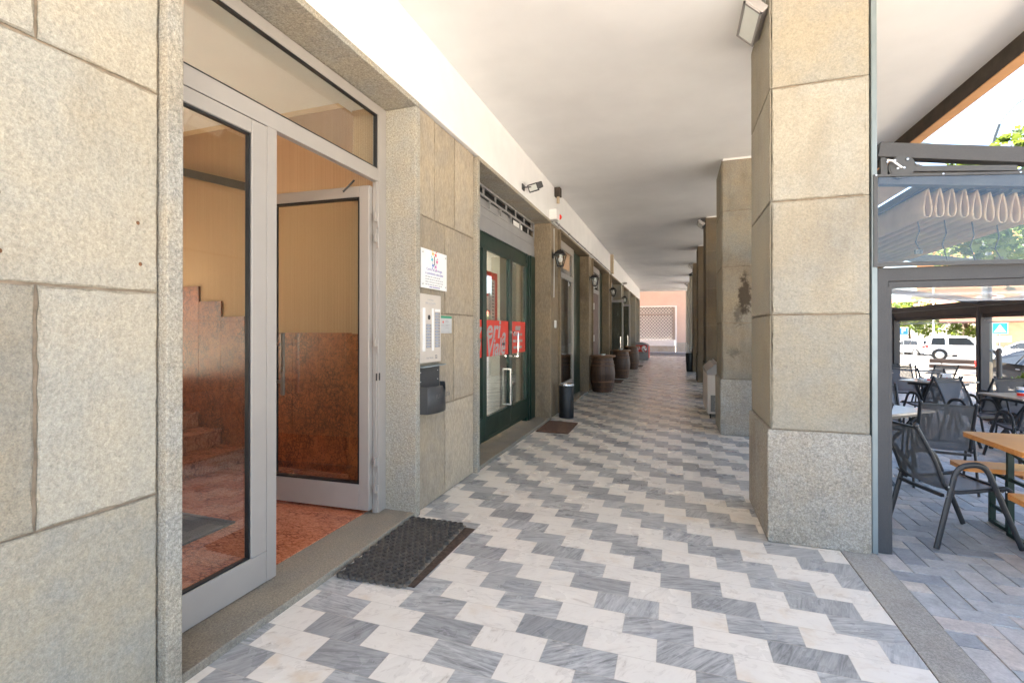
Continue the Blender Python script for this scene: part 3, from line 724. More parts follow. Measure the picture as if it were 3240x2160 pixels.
# shutter box and grille above
sb = thing('shutter_box', 'grey metal shutter box with a small square grille above the green doors', 'shutter box', (-2.35, 6.5, 2.83))
b = MB(); b.box(-2.46,-2.322,4.874,8.046,2.835,3.022); b.box(-2.46,-2.328,4.874,8.046,3.026,3.14)
b.box(-2.335,-2.318,4.874,8.046,2.825,2.845); b.build('casing', M['band'], sb, bevel=.004)
g = MB()
for z in (3.152,3.288,3.408): g.box(-2.345,-2.322,4.876,8.044,z-.012,z+.012)
y = 5.05; k_ = 0
while y < 8.0:
    g.box(-2.343,-2.325,y-.013,y+.013,3.16,3.28); g.box(-2.343,-2.325,y+.22-.013,y+.22+.013,3.296,3.402); y += .44
g.box(-2.345,-2.322,8.02,8.044,3.15,3.41); g.build('grille', M['band'], sb)
MB().box(-2.50,-2.40,4.876,8.044,3.145,3.42).build('painted_dark_opening', M['black'], sb)  # black panel behind the grille, the shade there put into its colour
MB().box(-2.385,-2.375,4.9,6.9,3.165,3.28).build('back_panel', M['band'], sb)
MB().box(-2.384,-2.374,7.05,7.5,3.165,3.275).build('loose_panel', M['paper'], sb)
# interior
si = thing('shop_interior', 'pale shop interior seen through the green framed doors', 'shop interior', (-4, 6.5, 0))
for q in ((-6,-5.9,4.9,5.2,0,3.0),(-6,-5.9,7.8,8.04,0,3.0),(-6,-2.6,4.78,4.9,0,3.3),(-6,-2.6,8.04,8.12,0,3.3)): MB().box(*q).build('wall', M['wallwhite'], si)
MB().box(-6,-2.46,4.8,8.1,-.05,.0).build('floor', M['pave'], si)
MB().box(-6,-2.46,4.8,8.1,3.0,3.05).build('ceiling', M['wallwhite'], si)
MB().box(-3.05,-2.85,7.72,8.03,0,2.9).build('column', M['wallwhite'], si)
ct = thing('counter', 'white counter with a metal top rim inside the green shop', 'counter', (-3.6, 6.4, 0))
MB().box(-3.9,-3.3,5.2,6.75,.0,.86).build('body', M['white'], ct, bevel=.01); MB().box(-3.93,-3.27,5.17,6.78,.861,.90).build('top', M['steel'], ct)
MB().box(-5.96,-5.955,5.2,7.8,.0,3.0).build('rear_window', M['glass'], si)  # unseen rear glazing, added to brighten the shop interior
po = thing('menu_poster', 'red bordered menu poster hanging inside the green shop door', 'poster', (-2.40, 5.9, 1.7))
MB().box(-2.403,-2.40,5.60,6.40,1.45,2.36).build('sheet', M['red'], po)
MB().box(-2.3995,-2.398,5.66,6.30,1.45,2.26).build('menu_panel', plain('pinkish_paper', (.62,.47,.43), .6, 0, .1, 8), po)
b = MB()
r2 = random.Random(5); z = 2.22
while z > 1.5:
    w = r2.uniform(.18,.34); b.box(-2.3975,-2.397,5.68,5.68+w,z-.006,z+.006); b.box(-2.3975,-2.397,6.18,6.27,z-.016,z-.006); z -= .047
b.build('menu_lines', M['ink'], po)
b = MB(); b.box(-2.3972,-2.3965,5.68,6.05,2.02,2.05); b.box(-2.3972,-2.3965,5.68,6.10,1.78,1.83)
for y in (5.7,5.8,5.9,6.02,6.13,6.24): b.ball((-2.397,y,2.30),.035,8,5,sc=(.05,1,.7))
b.build('red_heading', M['redglow'], po)
dk = thing('black_wall_sign', 'black board with a white ring edge left of the menu poster', 'board', (-2.42, 5.45, 1.75))
MB().box(-2.43,-2.41,5.1,5.56,1.75,2.33).build('board', M['black'], dk)
b = MB(); b.tube([(-2.405,5.33+.16*math.cos(a*.2),2.05+.16*math.sin(a*.2)) for a in range(32)], .008, 6); b.build('ring', M['white'], dk)

# =====================  PLAQUES ETC ON THE WALL =====================
XP = XW + .004
pq = thing('plaque', 'white plexiglass plaque with rainbow emblem reading Centro di psicologia', 'sign', (XP+.02, 3.85, 2.09))
MB().box(XP+.018,XP+.024,3.604,4.09,1.921,2.264).build('plate', M['white'], pq, bevel=.002)
for y, z in ((3.635,1.955),(4.06,1.955),(3.635,2.23),(4.06,2.23)):
    MB().cyl((XP-.004,y,z),(XP+.03,y,z),.008,n=12).build('standoff', M['steel'], pq)
XT = XP + .0245
em = [((-.022,.072),(.85,.42,.02)),((.020,.066),(.78,.06,.04)),((-.036,.016),(.03,.50,.55)),((.040,.006),(.72,.06,.24)),((-.022,-.038),(.03,.15,.50)),((.020,-.046),(.58,.12,.42))]
for i, ((dy, dz), c) in enumerate(em):
    b = MB(); cy_, cz_ = 3.843+dy*1.25, 2.168+dz*.95
    pts = []
    for q in range(10):
        a = q*math.pi/5 + i*.5; r_ = .021 if q % 2 == 0 else .0085
        pts.append((XT, cy_+r_*1.35*math.cos(a), cz_+r_*math.sin(a)))
    b.prism(pts, (.001,0,0)); s_ = 1 if dz > 0 else -1
    b.ball((XT+.0005, cy_+(.012 if dy > 0 else -.012), cz_+.026*s_), .007, 8, 5, sc=(.15,1.3,1))
    b.build('emblem', plain('emblem_colour', c, .5, 0, .05), pq)
text('emblem', '\u03c8', .13, (XT+.0012, 3.843, 2.168), 'x', M['ink'], pq, sx=1.1)
text('lettering', 'Centro di psicologia', .036, (XT, 3.845, 2.092), 'x', M['inkv'], pq, sx=1.0)
text('lettering', 'e consulenza educativa', .036, (XT, 3.845, 2.057), 'x', M['inkv'], pq, sx=1.0)
lt = MB(); r2 = random.Random(9)
for z in (2.026,2.003,1.980,1.957):
    y = 3.68
    while y < 4.0 - r2.uniform(0,.05):
        w = r2.uniform(.012,.05); lt.box(XT-.0003,XT+.0006,y,y+w,z-.0045,z+.0045); y += w+.011
lt.build('small_print', M['inkg'], pq)
lt = MB(); lt.box(XT-.0003,XT+.0006,3.75,3.80,1.934,1.942); lt.box(XT-.0003,XT+.0006,3.81,3.95,1.934,1.942); lt.build('small_print', M['inkv'], pq)

ic = thing('intercom_panel', 'tall beige intercom plate with two columns of name buttons, number 32', 'intercom', (XP, 3.77, 1.57))
MB().box(XP-.002,XP+.022,3.568,3.979,1.266,1.871).build('plate', M['panel'], ic, bevel=.008, seg=3)
XI = XP + .0225
MB().box(XI-.004,XI+.006,3.60,3.955,1.365,1.752).build('frame', M['panel'], ic, bevel=.002)
MB().box(XI+.004,XI+.009,3.625,3.668,1.372,1.748).build('painted_reflection_strip', M['white'], ic)  # white colour stands for the reflection on both strips
MB().box(XI+.004,XI+.009,3.79,3.822,1.372,1.748).build('painted_reflection_strip', M['white'], ic)
b = MB(); b.ball((XI+.008,3.735,1.667),.02,14,8,sc=(.4,1,1.1)); b.build('camera', M['black'], ic)
for col, (ya, yb_, z0, n) in enumerate(((3.685,3.775,1.40,8),(3.845,3.94,1.40,12))):
    bt = MB(); wh = MB()
    for q in range(n):
        z = z0 + q*.0265
        bt.box(XI+.005,XI+.009,ya,yb_,z,z+.0225); wh.box(XI+.009,XI+.0095,ya+.006,ya+.062,z+.004,z+.018)
    bt.build('button_row', M['alu_dk'], ic); wh.build('name_tags', plain('blueish_name_tag', (.34,.38,.46), .4, 0, .25, 60), ic)
MB().box(XI+.005,XI+.0095,3.845,3.94,1.722,1.745).build('name_tags', M['paper'], ic)
text('lettering', 'Condominio', .022, (XI, 3.775, 1.822), 'x', M['inkg'], ic)
text('lettering', 'SAN GIOVANNI', .026, (XI, 3.775, 1.792), 'x', M['inkg'], ic)
text('lettering', 'Viale Mazzini', .024, (XI, 3.765, 1.31), 'x', M['inkg'], ic)
text('lettering', '32', .045, (XI, 3.88, 1.314), 'x', M['ink'], ic)

nt = thing('notice_plate', 'small grey notice with a green header beside the intercom', 'sign', (XP, 4.11, 1.6))
MB().box(XP-.002,XP+.006,3.986,4.233,1.526,1.69).build('plate', plain('grey_notice', (.48,.48,.47), .5, 0, .05, 10), nt)
MB().box(XP+.006,XP+.0068,3.988,4.231,1.668,1.689).build('header', plain('green_header', (.03,.28,.15), .5, 0, .05), nt)
b = MB(); b.prism([(XP+.0063,4.035,1.632),(XP+.0063,4.05,1.645),(XP+.0063,4.065,1.632),(XP+.0063,4.05,1.619)], (.0006,0,0)); b.build('emblem', M['redglow'], nt)
b = MB()
for z, a, w in ((1.645,4.10,.05),(1.635,4.10,.07),(1.605,4.10,.09),(1.595,4.10,.06),(1.575,4.10,.07),(1.60,4.01,.06),(1.54,4.03,.16)): b.box(XP+.006,XP+.0066,a,a+w,z-.003,z+.003)
b.build('lettering', M['inkg'], nt)

mb_ = thing('letterbox', 'charcoal metal leaflet box with curved pouch and small canopy under the intercom', 'letterbox', (XP, 3.8, 1.04))
MB().box(XP,XP+.012,3.576,3.968,.90,1.24).build('back_plate', M['charcoal'], mb_, bevel=.003)
b = MB(); n = 14; top = []; 
for q in range(n+1):
    u = q/n; y = 3.565+.44*u; top.append((XP+.006+.145*math.sin(math.pi*(.12+.83*u))**.8*.98, y, 1.236+.012*math.sin(math.pi*u)))
poly = [(XP,3.565,1.236)] + top + [(XP,4.005,1.236)]
b.prism(poly, (0,0,.008)); b.build('canopy', M['zinc'], mb_)
b = MB(); vo = []; n = 20
for q in range(n+1):
    u = q/n; y = 3.572+.40*u
    x = XP + .012 + .135*min(1, (math.sin(math.pi*(.20+.72*u)))**.7)
    zt = 1.075 if u < .42 else 1.075 - .055*(.5-.5*math.cos(math.pi*min(1,(u-.42)/.30))) + (.065*(.5-.5*math.cos(math.pi*max(0,(u-.74)/.26))) if u > .74 else 0)
    vo.append(((x,y,.845),(x,y,zt)))
vv = [p for q in vo for p in q]; fs = [(2*i, 2*i+2, 2*i+3, 2*i+1) for i in range(n)]
b.add(vv, fs, 0, .5, True)
m0 = len(vv); b.add([(XP+.012,3.572,.845),(XP+.012,3.572,1.075),vo[0][0],vo[0][1]], [(0,2,3,1)]); b.add([(XP+.012,3.972,.845),(XP+.012,3.972,1.085),vo[-1][0],vo[-1][1]], [(0,1,3,2)])
b.add([(XP+.012,3.572,.845)]+[q[0] for q in vo]+[(XP+.012,3.972,.845)], [tuple(range(n+3))])
po_ = b.build('pouch', M['charcoal'], mb_, fix=True); sl_ = po_.modifiers.new('sheet', 'SOLIDIFY'); sl_.thickness = .003
text('lettering', 'PUBBLICITÀ', .052, (XP+.150, 3.77, .985), 'x', plain('embossed_grey', (.09,.09,.09), .4), mb_, sx=.95)
b = MB()
for y in (3.62,3.93):
    for z in (1.19,1.11): b.ball((XP+.0125,y,z),.005,8,5,sc=(.5,1,1))
b.build('rivets', M['white'], mb_)
b = MB(); b.tube([(XP,4.03,1.24),(XP+.02,4.03,1.24)],.004,6)

# =====================  FURTHER SHOP OPENINGS =====================
def opening(label, y0, y1, split, xf, mat2, zt=(2.65,2.76), kick=.46, door=None, group='grey framed openings along the arcade'):
    t = thing('shop_door', label, 'shop door', (xf, (y0+y1)/2, .045), group)
    f = MB()
    for a, b in ((y0+.01,y0+.14),(split-.12,split)): f.box(xf-.05,xf,a,b,.045,3.41)
    f.box(xf-.05,xf,y0+.14,split-.12,zt[0],zt[1]); f.box(xf-.05,xf,y0+.14,split-.12,3.25,3.41); f.box(xf-.05,xf-.003,y0+.14,split-.12,.045,kick)
    f.build('frame', M['alu_dk'] if door else M['alu'], t, bevel=.004)
    if door: MB().box(xf-.04,xf-.02,y0+.14,split-.12,kick,zt[0]).build('door_leaf', door, t)
    else: MB().box(xf-.03,xf-.025,y0+.14,split-.12,kick,zt[0]).build('glass_pane', M['glassd'], t)
    MB().box(xf-.03,xf-.025,y0+.14,split-.12,zt[1],3.25).build('glass_pane', M['glassd'], t)
    MB().box(xf-.10,xf-.055,split+.001,y1-.005,.045,3.4).build('side_panel', mat2, t, bevel=.003)
    MB().box(-3.3,-3.2,y0-.3,y1+.3,0,3.45).build('painted_dim_room', M['lane'] if door else plain('painted_dim_cream', (.17,.17,.15), .8, 0, .1, 2), t)  # back panel in dark tones, painted for an unlit room
    return t
opening('tall grey framed glass door beside the black litter bin', 8.87, 11.93, 10.9, -2.2, M['green'])
t = opening('grey frame with a brown door and white pull handles behind the first barrel', 12.70, 15.8, 14.9, -2.2, M['green'], door=M['doorbrown'])
for z in (1.25,2.15):
    MB().box(-2.20,-2.15,13.5,13.56,z,z+.18).build('pull_handle', M['white'], t)
opening('bar entrance behind the second barrel with dark glass and grey frame', 16.55, 19.65, 18.9, -2.3, M['anth'])
for l, a, b in (('grey framed shop window after the open door leaves', 20.6, 23.1),('grey framed window just before the ice cream freezer', 24.0, 27.2),('last shop window before the side street', 28.2, 30.0)):
    opening(l, a, b, b-.35, -2.3, M['alu'])
def open_leaf(label, x0, x1, y, zt):
    t = thing('open_door_leaf', label, 'door leaf', ((x0+x1)/2, y, 0), 'door leaves opened out into the arcade')
    f = MB(); f.box(x0,x0+.05,y-.02,y+.02,.02,zt); f.box(x1-.05,x1,y-.02,y+.02,.02,zt); f.box(x0+.05,x1-.05,y-.02,y+.02,zt-.08,zt); f.box(x0+.05,x1-.05,y-.02,y+.02,.02,.14)
    f.build('frame', M['alu_dk'], t, bevel=.003)
    MB().box(x0+.05,x1-.05,y-.003,y+.003,.14,zt-.08).build('glass_pane', M['glassd'], t)
    h = MB(); h.tube([(x1-.09,y-.06,.95),(x1-.09,y-.06,1.35)],.012,8); h.box(x1-.1,x1-.08,y-.06,y-.02,.99,1.01); h.box(x1-.1,x1-.08,y-.06,y-.02,1.29,1.31); h.build('pull_handle', M['chrome'], t)
open_leaf('grey glazed door leaf folded out beside the second barrel', -2.30, -1.65, 16.62, 2.60)
open_leaf('narrower grey glazed door leaf folded out before the third barrel', -2.28, -1.69, 19.72, 2.61)

# =====================  THINGS ON THE BEAM =====================
t = thing('floodlight', 'small black floodlight on an arm under the white beam above the green shop', 'floodlight', (-1.93, 6.56, 3.58))
hz = Matrix.Translation((-1.86, 6.52, 3.60)) @ Matrix.Rotation(R(-28), 4, 'Z') @ Matrix.Rotation(R(28), 4, 'X')
b = MB(); b.box(-.085,.085,-.055,.06,-.045,.045,M=hz); b.build('housing', M['charcoal'], t, bevel=.012)
b = MB(); b.box(-.095,.095,-.07,-.056,-.06,.055,M=hz); b.build('rim', M['charcoal'], t, bevel=.004); b = MB(); b.box(-.075,.075,-.073,-.0705,-.042,.038,M=hz); b.build('glass_face', M['diff'], t)
b = MB(); b.box(-2.034,-2.02,6.40,6.50,3.54,3.62); b.bar((-2.025,6.45,3.58),(-1.90,6.48,3.58),.02,.012); b.build('arm', M['charcoal'], t)
t = thing('conduit_stub', 'dark brown square box with a pale pipe stub, high on the white beam', 'conduit box', (-1.98, 8.4, 4.0))
MB().box(-2.034,-1.93,8.33,8.46,3.955,4.115).build('box', M['brown'], t, bevel=.004); MB().cyl((-1.98,8.395,3.84),(-1.98,8.395,3.955),.028).build('pipe_stub', M['tan'], t)
t = thing('alarm_box', 'white alarm box with a red flashing lens on the beam', 'alarm', (-1.97, 8.1, 3.54))
MB().box(-2.034,-1.90,7.95,8.17,3.455,3.635).build('box', M['white'], t, bevel=.008)
MB().lathe([(.0,0),(.048,0),(.048,.03),(.04,.055),(0,.06)], n=18).build('red_lens', M['redglow'], t)
o = t.children[-1]; o.matrix_parent_inverse = Matrix(); o.location = (.06,.07,.0); o.rotation_euler = (R(-90),0,0)
o.location = (.055, .072, .0)
t = thing('conduit', 'thin grey conduit running along the lower edge of the white beam', 'conduit', (-2.0, 12, 3.49))
MB().tube([(-2.012,8.10,3.455),(-2.012,8.25,3.50),(-2.012,16.2,3.50)], .014, 8).build('pipe', M['band'], t)
b = MB()
for q in range(9): b.box(-2.034,-1.997,8.6+q*.9,8.63+q*.9,3.485,3.517)
b.build('clips', M['band'], t)
t = thing('junction_box', 'tall narrow cream junction box on the beam where the arcade brightens', 'junction box', (-1.98, 16.3, 3.8))
MB().box(-2.034,-1.94,16.2,16.42,3.47,4.10).build('casing', M['tan'], t, bevel=.008)
MB().tube([(-1.97,16.43,4.0),(-1.96,16.55,3.9),(-1.97,16.50,3.7)],.01,8).build('cable', M['charcoal'], t)
MB().box(-2.033,-1.98,16.5,16.6,3.58,3.62).build('red_plug', M['redglow'], t)
t = thing('bullet_camera', 'small grey bullet camera under the beam near the open door leaves', 'camera', (-1.95, 20, 3.5))
MB().cyl((-1.98,20.1,3.50),(-1.86,19.85,3.475),.05,.045).build('body', M['alu_dk'], t, bevel=.01); MB().box(-2.034,-1.96,20.0,20.1,3.47,3.53).build('bracket', M['white'], t)
# thin cable dropping by the first lantern, white push button
t = thing('wall_switch', 'small cream push button with a white cable on the pier by the first lantern', 'switch', (XP, 8.5, 1.67))
MB().box(XP-.003,XP+.03,8.46,8.53,1.60,1.74).build('button', M['paper'], t, bevel=.01)
MB().tube([(XP+.004,8.44,3.40),(XP+.006,8.44,2.6),(XP+.004,8.43,2.15)],.006,6).build('cable', M['white'], t)

# =====================  LANTERNS =====================
def lantern():
    t = thing('wall_lantern', '', 'lantern', (0,0,0), 'black coach lanterns along the shop wall')
    b = MB(); b.cyl((0,0,.02),(.012,0,.02),.06,n=16); b.tube([(.01,0,.02),(.05,0,.07),(.10,0,.11),(.14,0,.09)], .011, 8); b.build('bracket', M['black'], t)
    b = MB(); cx_ = .14
    b.add([(cx_+p*.105,q*.105,.03) for p, q in ((-1,-1),(1,-1),(1,1),(-1,1))]+[(cx_+p*.045,q*.045,.10) for p, q in ((-1,-1),(1,-1),(1,1),(-1,1))],
          [(0,1,5,4),(1,2,6,5),(2,3,7,6),(3,0,4,7),(0,3,2,1),(4,5,6,7)]); b.ball((cx_,0,.115),.018,10,6); b.build('cap', M['black'], t)
    b = MB()
    for p, q in ((-1,-1),(1,-1),(1,1),(-1,1)): b.bar((cx_+p*.088,q*.088,.03),(cx_+p*.045,q*.045,-.165),.012,.012)
    b.box(cx_-.052,cx_+.052,-.052,.052,-.185,-.165); b.ball((cx_,0,-.19),.016,10,6); b.build('cage', M['black'], t)
    b = MB(); b.add([(cx_+p*.082,q*.082,.028) for p, q in ((-1,-1),(1,-1),(1,1),(-1,1))]+[(cx_+p*.04,q*.04,-.163) for p, q in ((-1,-1),(1,-1),(1,1),(-1,1))], [(0,1,5,4),(1,2,6,5),(2,3,7,6),(3,0,4,7)]); b.build('glass_pane', M['glass'], t)
    b = MB(); b.ball((cx_,0,-.06),.04,14,8,sc=(1,1,1.2)); b.cyl((cx_,0,-.02),(cx_,0,.028),.02,n=10); b.build('bulb', M['white'], t)
    return t
L0 = lantern()
for i, (y, z, l) in enumerate(((8.36,2.88,'nearest black coach lantern, on the pier right of the green shop'),(12.3,2.88,'second black lantern, above the nearest barrel table'),
        (16.2,2.88,'third black lantern, above the second barrel'),(20.1,2.86,'farthest black lantern, above the narrower open door leaf'))):
    o = L0 if i == 0 else copy_tree(L0); o.location = (XP, y, z); o['label'] = l

# =====================  BIN, MATS, BARRELS =====================
t = thing('litter_bin', 'black cylindrical bin with a chrome rim against the stone pier', 'bin', (-1.835, 8.42, 0))
MB().lathe([(.128,.0),(.131,.01),(.131,.565),(.128,.57)], (-1.835,8.42,0), 36).build('body', M['black'], t)
MB().lathe([(.133,.565),(.136,.572),(.136,.60),(.128,.607),(.105,.604),(.10,.585)], (-1.835,8.42,0), 36).build('rim', M['chrome'], t)
o = MB().add([(-2.02,7.06,.001),(-1.51,7.05,.001),(-1.53,7.91,.001),(-2.035,7.97,.001),(-2.02,7.06,.014),(-1.51,7.05,.014),(-1.53,7.91,.014),(-2.035,7.97,.014)], [(0,3,2,1),(4,5,6,7),(0,1,5,4),(1,2,6,5),(2,3,7,6),(3,0,4,7)]).build('coir_mat', M['coir'])
tag(o, 'brown coir mat on the marble before the green shop door', 'doormat')
for l, x, y, m in (('brown mat on the floor between the first two barrels', -1.75, 14.9, M['coir']),('dark little mat beyond the third barrel', -1.55, 21.6, M['rubber']),('grey mat in front of the ice cream freezer', -1.65, 23.8, M['alu_dk'])):
    o = MB().box(x-.24,x+.24,y-.45,y+.45,.001,.012).build('door_mat', m); tag(o, l, 'doormat')
def barrel():
    t = thing('barrel_table', '', 'barrel', (0,0,0), 'oak barrel tables along the shop wall')
    prof = [(.235,0),(.25,.02),(.285,.18),(.312,.36),(.318,.45),(.312,.54),(.288,.70),(.255,.86),(.245,.885)]
    b = MB(); n = 60
    for i in range(len(prof)-1):
        for q in range(n):
            a0, a1 = 2*math.pi*q/n, 2*math.pi*(q+1)/n; st_ = q//3; rr = random.Random(st_).uniform(.1,.9); dr = -.002 if q % 3 == 2 else 0
            (r0, z0), (r1, z1) = prof[i], prof[i+1]
            b.add([(r0*math.cos(a0),r0*math.sin(a0),z0),((r0+dr)*math.cos(a1),(r0+dr)*math.sin(a1),z0),((r1+dr)*math.cos(a1),(r1+dr)*math.sin(a1),z1),(r1*math.cos(a0),r1*math.sin(a0),z1)], [(0,1,2,3)], 0, rr, True)
    b.build('staves', M['barrelw'], t, fix=False)
    for z, r_ in ((.03,.255),(.13,.276),(.245,.300),(.655,.298),(.75,.277),(.85,.261)):
        b = MB(); b.lathe([(r_,z),(r_+.003,z+.004),(r_+.002,z+.032),(r_-.003,z+.036)], n=48); b.build('hoop', plain('rusty_hoop', (.16,.085,.05), .45, .5, .3, 20), t)
    MB().lathe([(0,.886),(.325,.886),(.332,.895),(.332,.915),(.322,.925),(0,.925)], n=48).build('top', M['oaktop'], t)
    return t
B0 = barrel()
for i, (x, y, l) in enumerate(((-1.745,12.32,'nearest oak barrel table, set before the dark pier'),(-1.69,16.05,'second barrel table, beside the taller open door leaf'),(-1.66,19.95,'farthest barrel, just before the red ice cream freezer'))):
    o = B0 if i == 0 else copy_tree(B0); o.location = (x, y, 0); o.rotation_euler = (0,0,i*1.1); o['label'] = l
for i, (x, y) in enumerate(((-1.72,12.25),(-1.67,15.98))):
    t = thing('ashtray', ['small glass ashtray on the nearest barrel','small glass ashtray on the second barrel'][i], 'ashtray', (x,y,.926), 'ashtrays on the barrels')
    MB().lathe([(.05,0),(.065,.035),(.055,.036),(.045,.012),(0,.01)], (x,y,.926), 20).build('bowl', M['diff'], t)

# ice cream freezer at the far end
t = thing('ice_cream_freezer', 'grey ice cream chest freezer with red front panel at the far end', 'freezer', (-1.63, 26.3, 0))
b = MB(); b.prism([(-1.96,25.9,.03),(-1.96,25.9,.93),(-1.62,25.9,.93),(-1.40,25.9,.86),(-1.30,25.9,.78),(-1.30,25.9,.03)], (0,1.25,0)); b.build('cabinet', M['band'], t, bevel=.015)
b = MB(); b.box(-1.92,-1.36,25.885,25.899,.44,.80); b.build('red_panel', M['red'], t, bevel=.004)
b = MB(); b.lathe([(0,0),(.13,0),(.13,.004),(0,.004)], n=24); o = b.build('logo', M['white'], t); o.matrix_parent_inverse = Matrix(); o.location = (.12,-.416,.60); o.rotation_euler = (R(90),0,0); o.scale = (1.0,1.25,1)
for a in range(4):
    b = MB(); c = ((.05,.02,-.02),(.10,-.02,-.08),(.15,.05,.05),(.12,.05,-.12))[a]; b.ball((-1.63+c[0]+.05,25.878,.60+c[2]),.035,10,6,sc=(1,.1,.8)); b.build('picture', [M['brown'],M['redglow'],M['redglow'],M['brown']][a], t)
b = MB(); b.tube([(-1.78+.075*math.cos(q*.42)*(1-abs(math.sin(q*.21))*.0),25.88,.63+.06*math.sin(q*.42)) for q in range(16)],.010,6); b.tube([(-1.78+.04*math.cos(q*.42),25.88,.63+.03*math.sin(q*.42)) for q in range(16)],.008,6); b.build('logo', M['white'], t)
MB().box(-1.29,-1.285,25.95,27.1,.1,.74).build('side_sticker', M['red'], t)
b = MB(); b.box(-1.85,-1.55,25.885,25.899,.36,.38); b.build('vent', M['charcoal'], t)

# white chest freezer behind second pillar
t = thing('chest_freezer', 'white glass topped chest freezer on castors between second and third pillars', 'freezer', (.9, 9.7, 0))
FC = plain('freezer_cream', (.60,.55,.49), .4, 0, .04, 6)
MB().box(.545,1.22,9.06,10.35,.09,.775).build('cabinet', FC, t, bevel=.012)
b = MB(); b.prism([(.54,9.055,.776),(.54,9.055,.84),(.66,9.055,.955),(1.22,9.055,.985),(1.22,9.055,.776)], (0,1.30,0)); b.build('hood', M['band'], t, bevel=.008)
b = MB(); b.box(.72,1.2,9.12,10.3,.975,.99); b.build('glass_lid', M['glassd'], t)
b = MB(); b.box(.60,.95,9.05,9.059,.13,.42)
b.build('vent_panel', plain('vent_grey', (.17,.17,.16), .5), t, bevel=.006)
b = MB()
for z in (.17,.20,.23,.26,.33,.36): b.box(.66,.9,9.045,9.0498,z,z+.012)
b.build('vent_slots', M['alu_dk'], t)
for x, y in ((.60,9.13),(1.15,9.13),(.60,10.28),(1.15,10.28)):
    b = MB(); b.cyl((x-.012,y,.042),(x+.012,y,.042),.04,n=14); b.box(x-.016,x+.016,y-.02,y+.02,.05,.09); b.build('castor', M['black'], t)
# bin with paper by the fifth pillar
t = thing('waste_basket', 'slim black waste basket with pale paper sticking out by the fifth pillar', 'bin', (.56, 19.4, 0))
MB().lathe([(.10,0),(.12,.02),(.15,.68),(.14,.70),(.12,.66)], (.545,19.35,0), 20).build('body', M['black'], t)
b = MB(); b.add([(.50,19.3,.66),(.62,19.34,.66),(.63,19.36,.90),(.58,19.32,.84),(.52,19.3,.70)], [(0,1,2,3,4)]); o = b.build('paper', M['paper'], t); q = o.modifiers.new('sheet','SOLIDIFY'); q.thickness = .004
# =====================  PERGOLA =====================
pg = thing('pergola', 'anthracite aluminium pergola over the terrace with folded tan fabric roof and clear side sheet', 'pergola', (3.4, 9.7, 0))
XO = 5.62
def zr(x): return 2.845 - .165*(x-1.36)
BAY = [4.02, 7.83, 11.64, 15.45]
for i, y in enumerate(BAY):
    # roof rail (sloping) with its lower chord, inner wall post
    b = MB(); b.bar((1.355,y,zr(1.355)-.03),(XO+.1,y,zr(XO+.1)-.03),.09,.10); b.build('roof_rail', M['anth'], pg, bevel=.004)
    if i == 0:
        b = MB(); b.bar((1.36,y+.012,2.635),(XO,y+.012,2.13),.07,.11); b.build('lower_rail', M['anth'], pg, bevel=.004)
    b = MB(); b.box(1.338,1.408,y-.035,y+.045,0,1.90 if i == 0 else zr(1.36)-.08); b.build('wall_post', M['anth'], pg, bevel=.003)
    if True:
        b = MB(); b.box(XO-.06,XO+.075,y-.075,y+.075,-.03,2.02); b.box(XO-.085,XO-.0605,y-.03,y+.03,0,2.0); b.box(XO-.02,XO+.03,y+.0755,y+.10,0,2.0); b.build('outer_post', M['anth'], pg, bevel=.004)
b = MB(); b.box(1.409,1.43,3.99,4.055,0,1.852); b.build('blind_guide', M['anth'], pg)
b = MB(); b.box(XO-.075,XO+.09,7.0,26,2.03,2.14); b.build('gutter', M['anth'], pg, bevel=.006)
b = MB(); b.box(XO-.05,XO+.06,7.0,26,1.88,2.02); b.box(XO-.03,XO+.03,7.0,26,1.80,1.878); b.build('header', M['anth'], pg, bevel=.004)
b = MB(); b.box(1.345,XO,3.985,4.06,1.893,1.988); b.build('side_beam', M['anth'], pg, bevel=.004)
b = MB(); b.box(1.412,XO-.06,3.995,4.05,1.847,1.892); b.build('blind_box', M['anth'], pg, bevel=.003)
b = MB(); b.bar((1.41,7.83,1.85),(1.9,7.83,1.80),.06,.09); b.build('side_beam', M['anth'], pg, bevel=.004)
b = MB(); b.box(1.302,1.336,3.955,4.03,.0,4.118); b.build('zinc_profile', M['zinc'], pg, bevel=.003)
# motor plate, bolts, cable
b = MB(); b.prism([(1.362,3.968,2.63),(1.362,3.968,2.752),(1.385,3.968,2.752),(1.40,3.968,2.735),(1.40,3.968,2.63)],(0,.03,0)); b.cyl((1.482,3.966,2.675),(1.482,4.0,2.675),.078,n=32); b.cyl((1.482,3.962,2.675),(1.482,3.966,2.675),.070,n=32)
b.prism([(1.55,3.969,2.64),(1.55,3.969,2.70),(1.60,3.969,2.672),(2.1,3.969,2.62),(2.1,3.969,2.585)],(0,.02,0))
b.build('motor_plate', M['charcoal'], pg)
for x, z in ((1.395,2.715),(1.437,2.72),(1.51,2.722),(1.455,2.665),(1.49,2.665),(1.565,2.685)):
    MB().cyl((x,3.952,z),(x,3.97,z),.0075,n=10).build('bolt', M['steel'], pg)
MB().tube([(1.392,3.95,2.728),(1.42,3.94,2.715),(1.45,3.94,2.685),(1.475,3.95,2.667)], .0065, 8).build('cable', M['white'], pg)
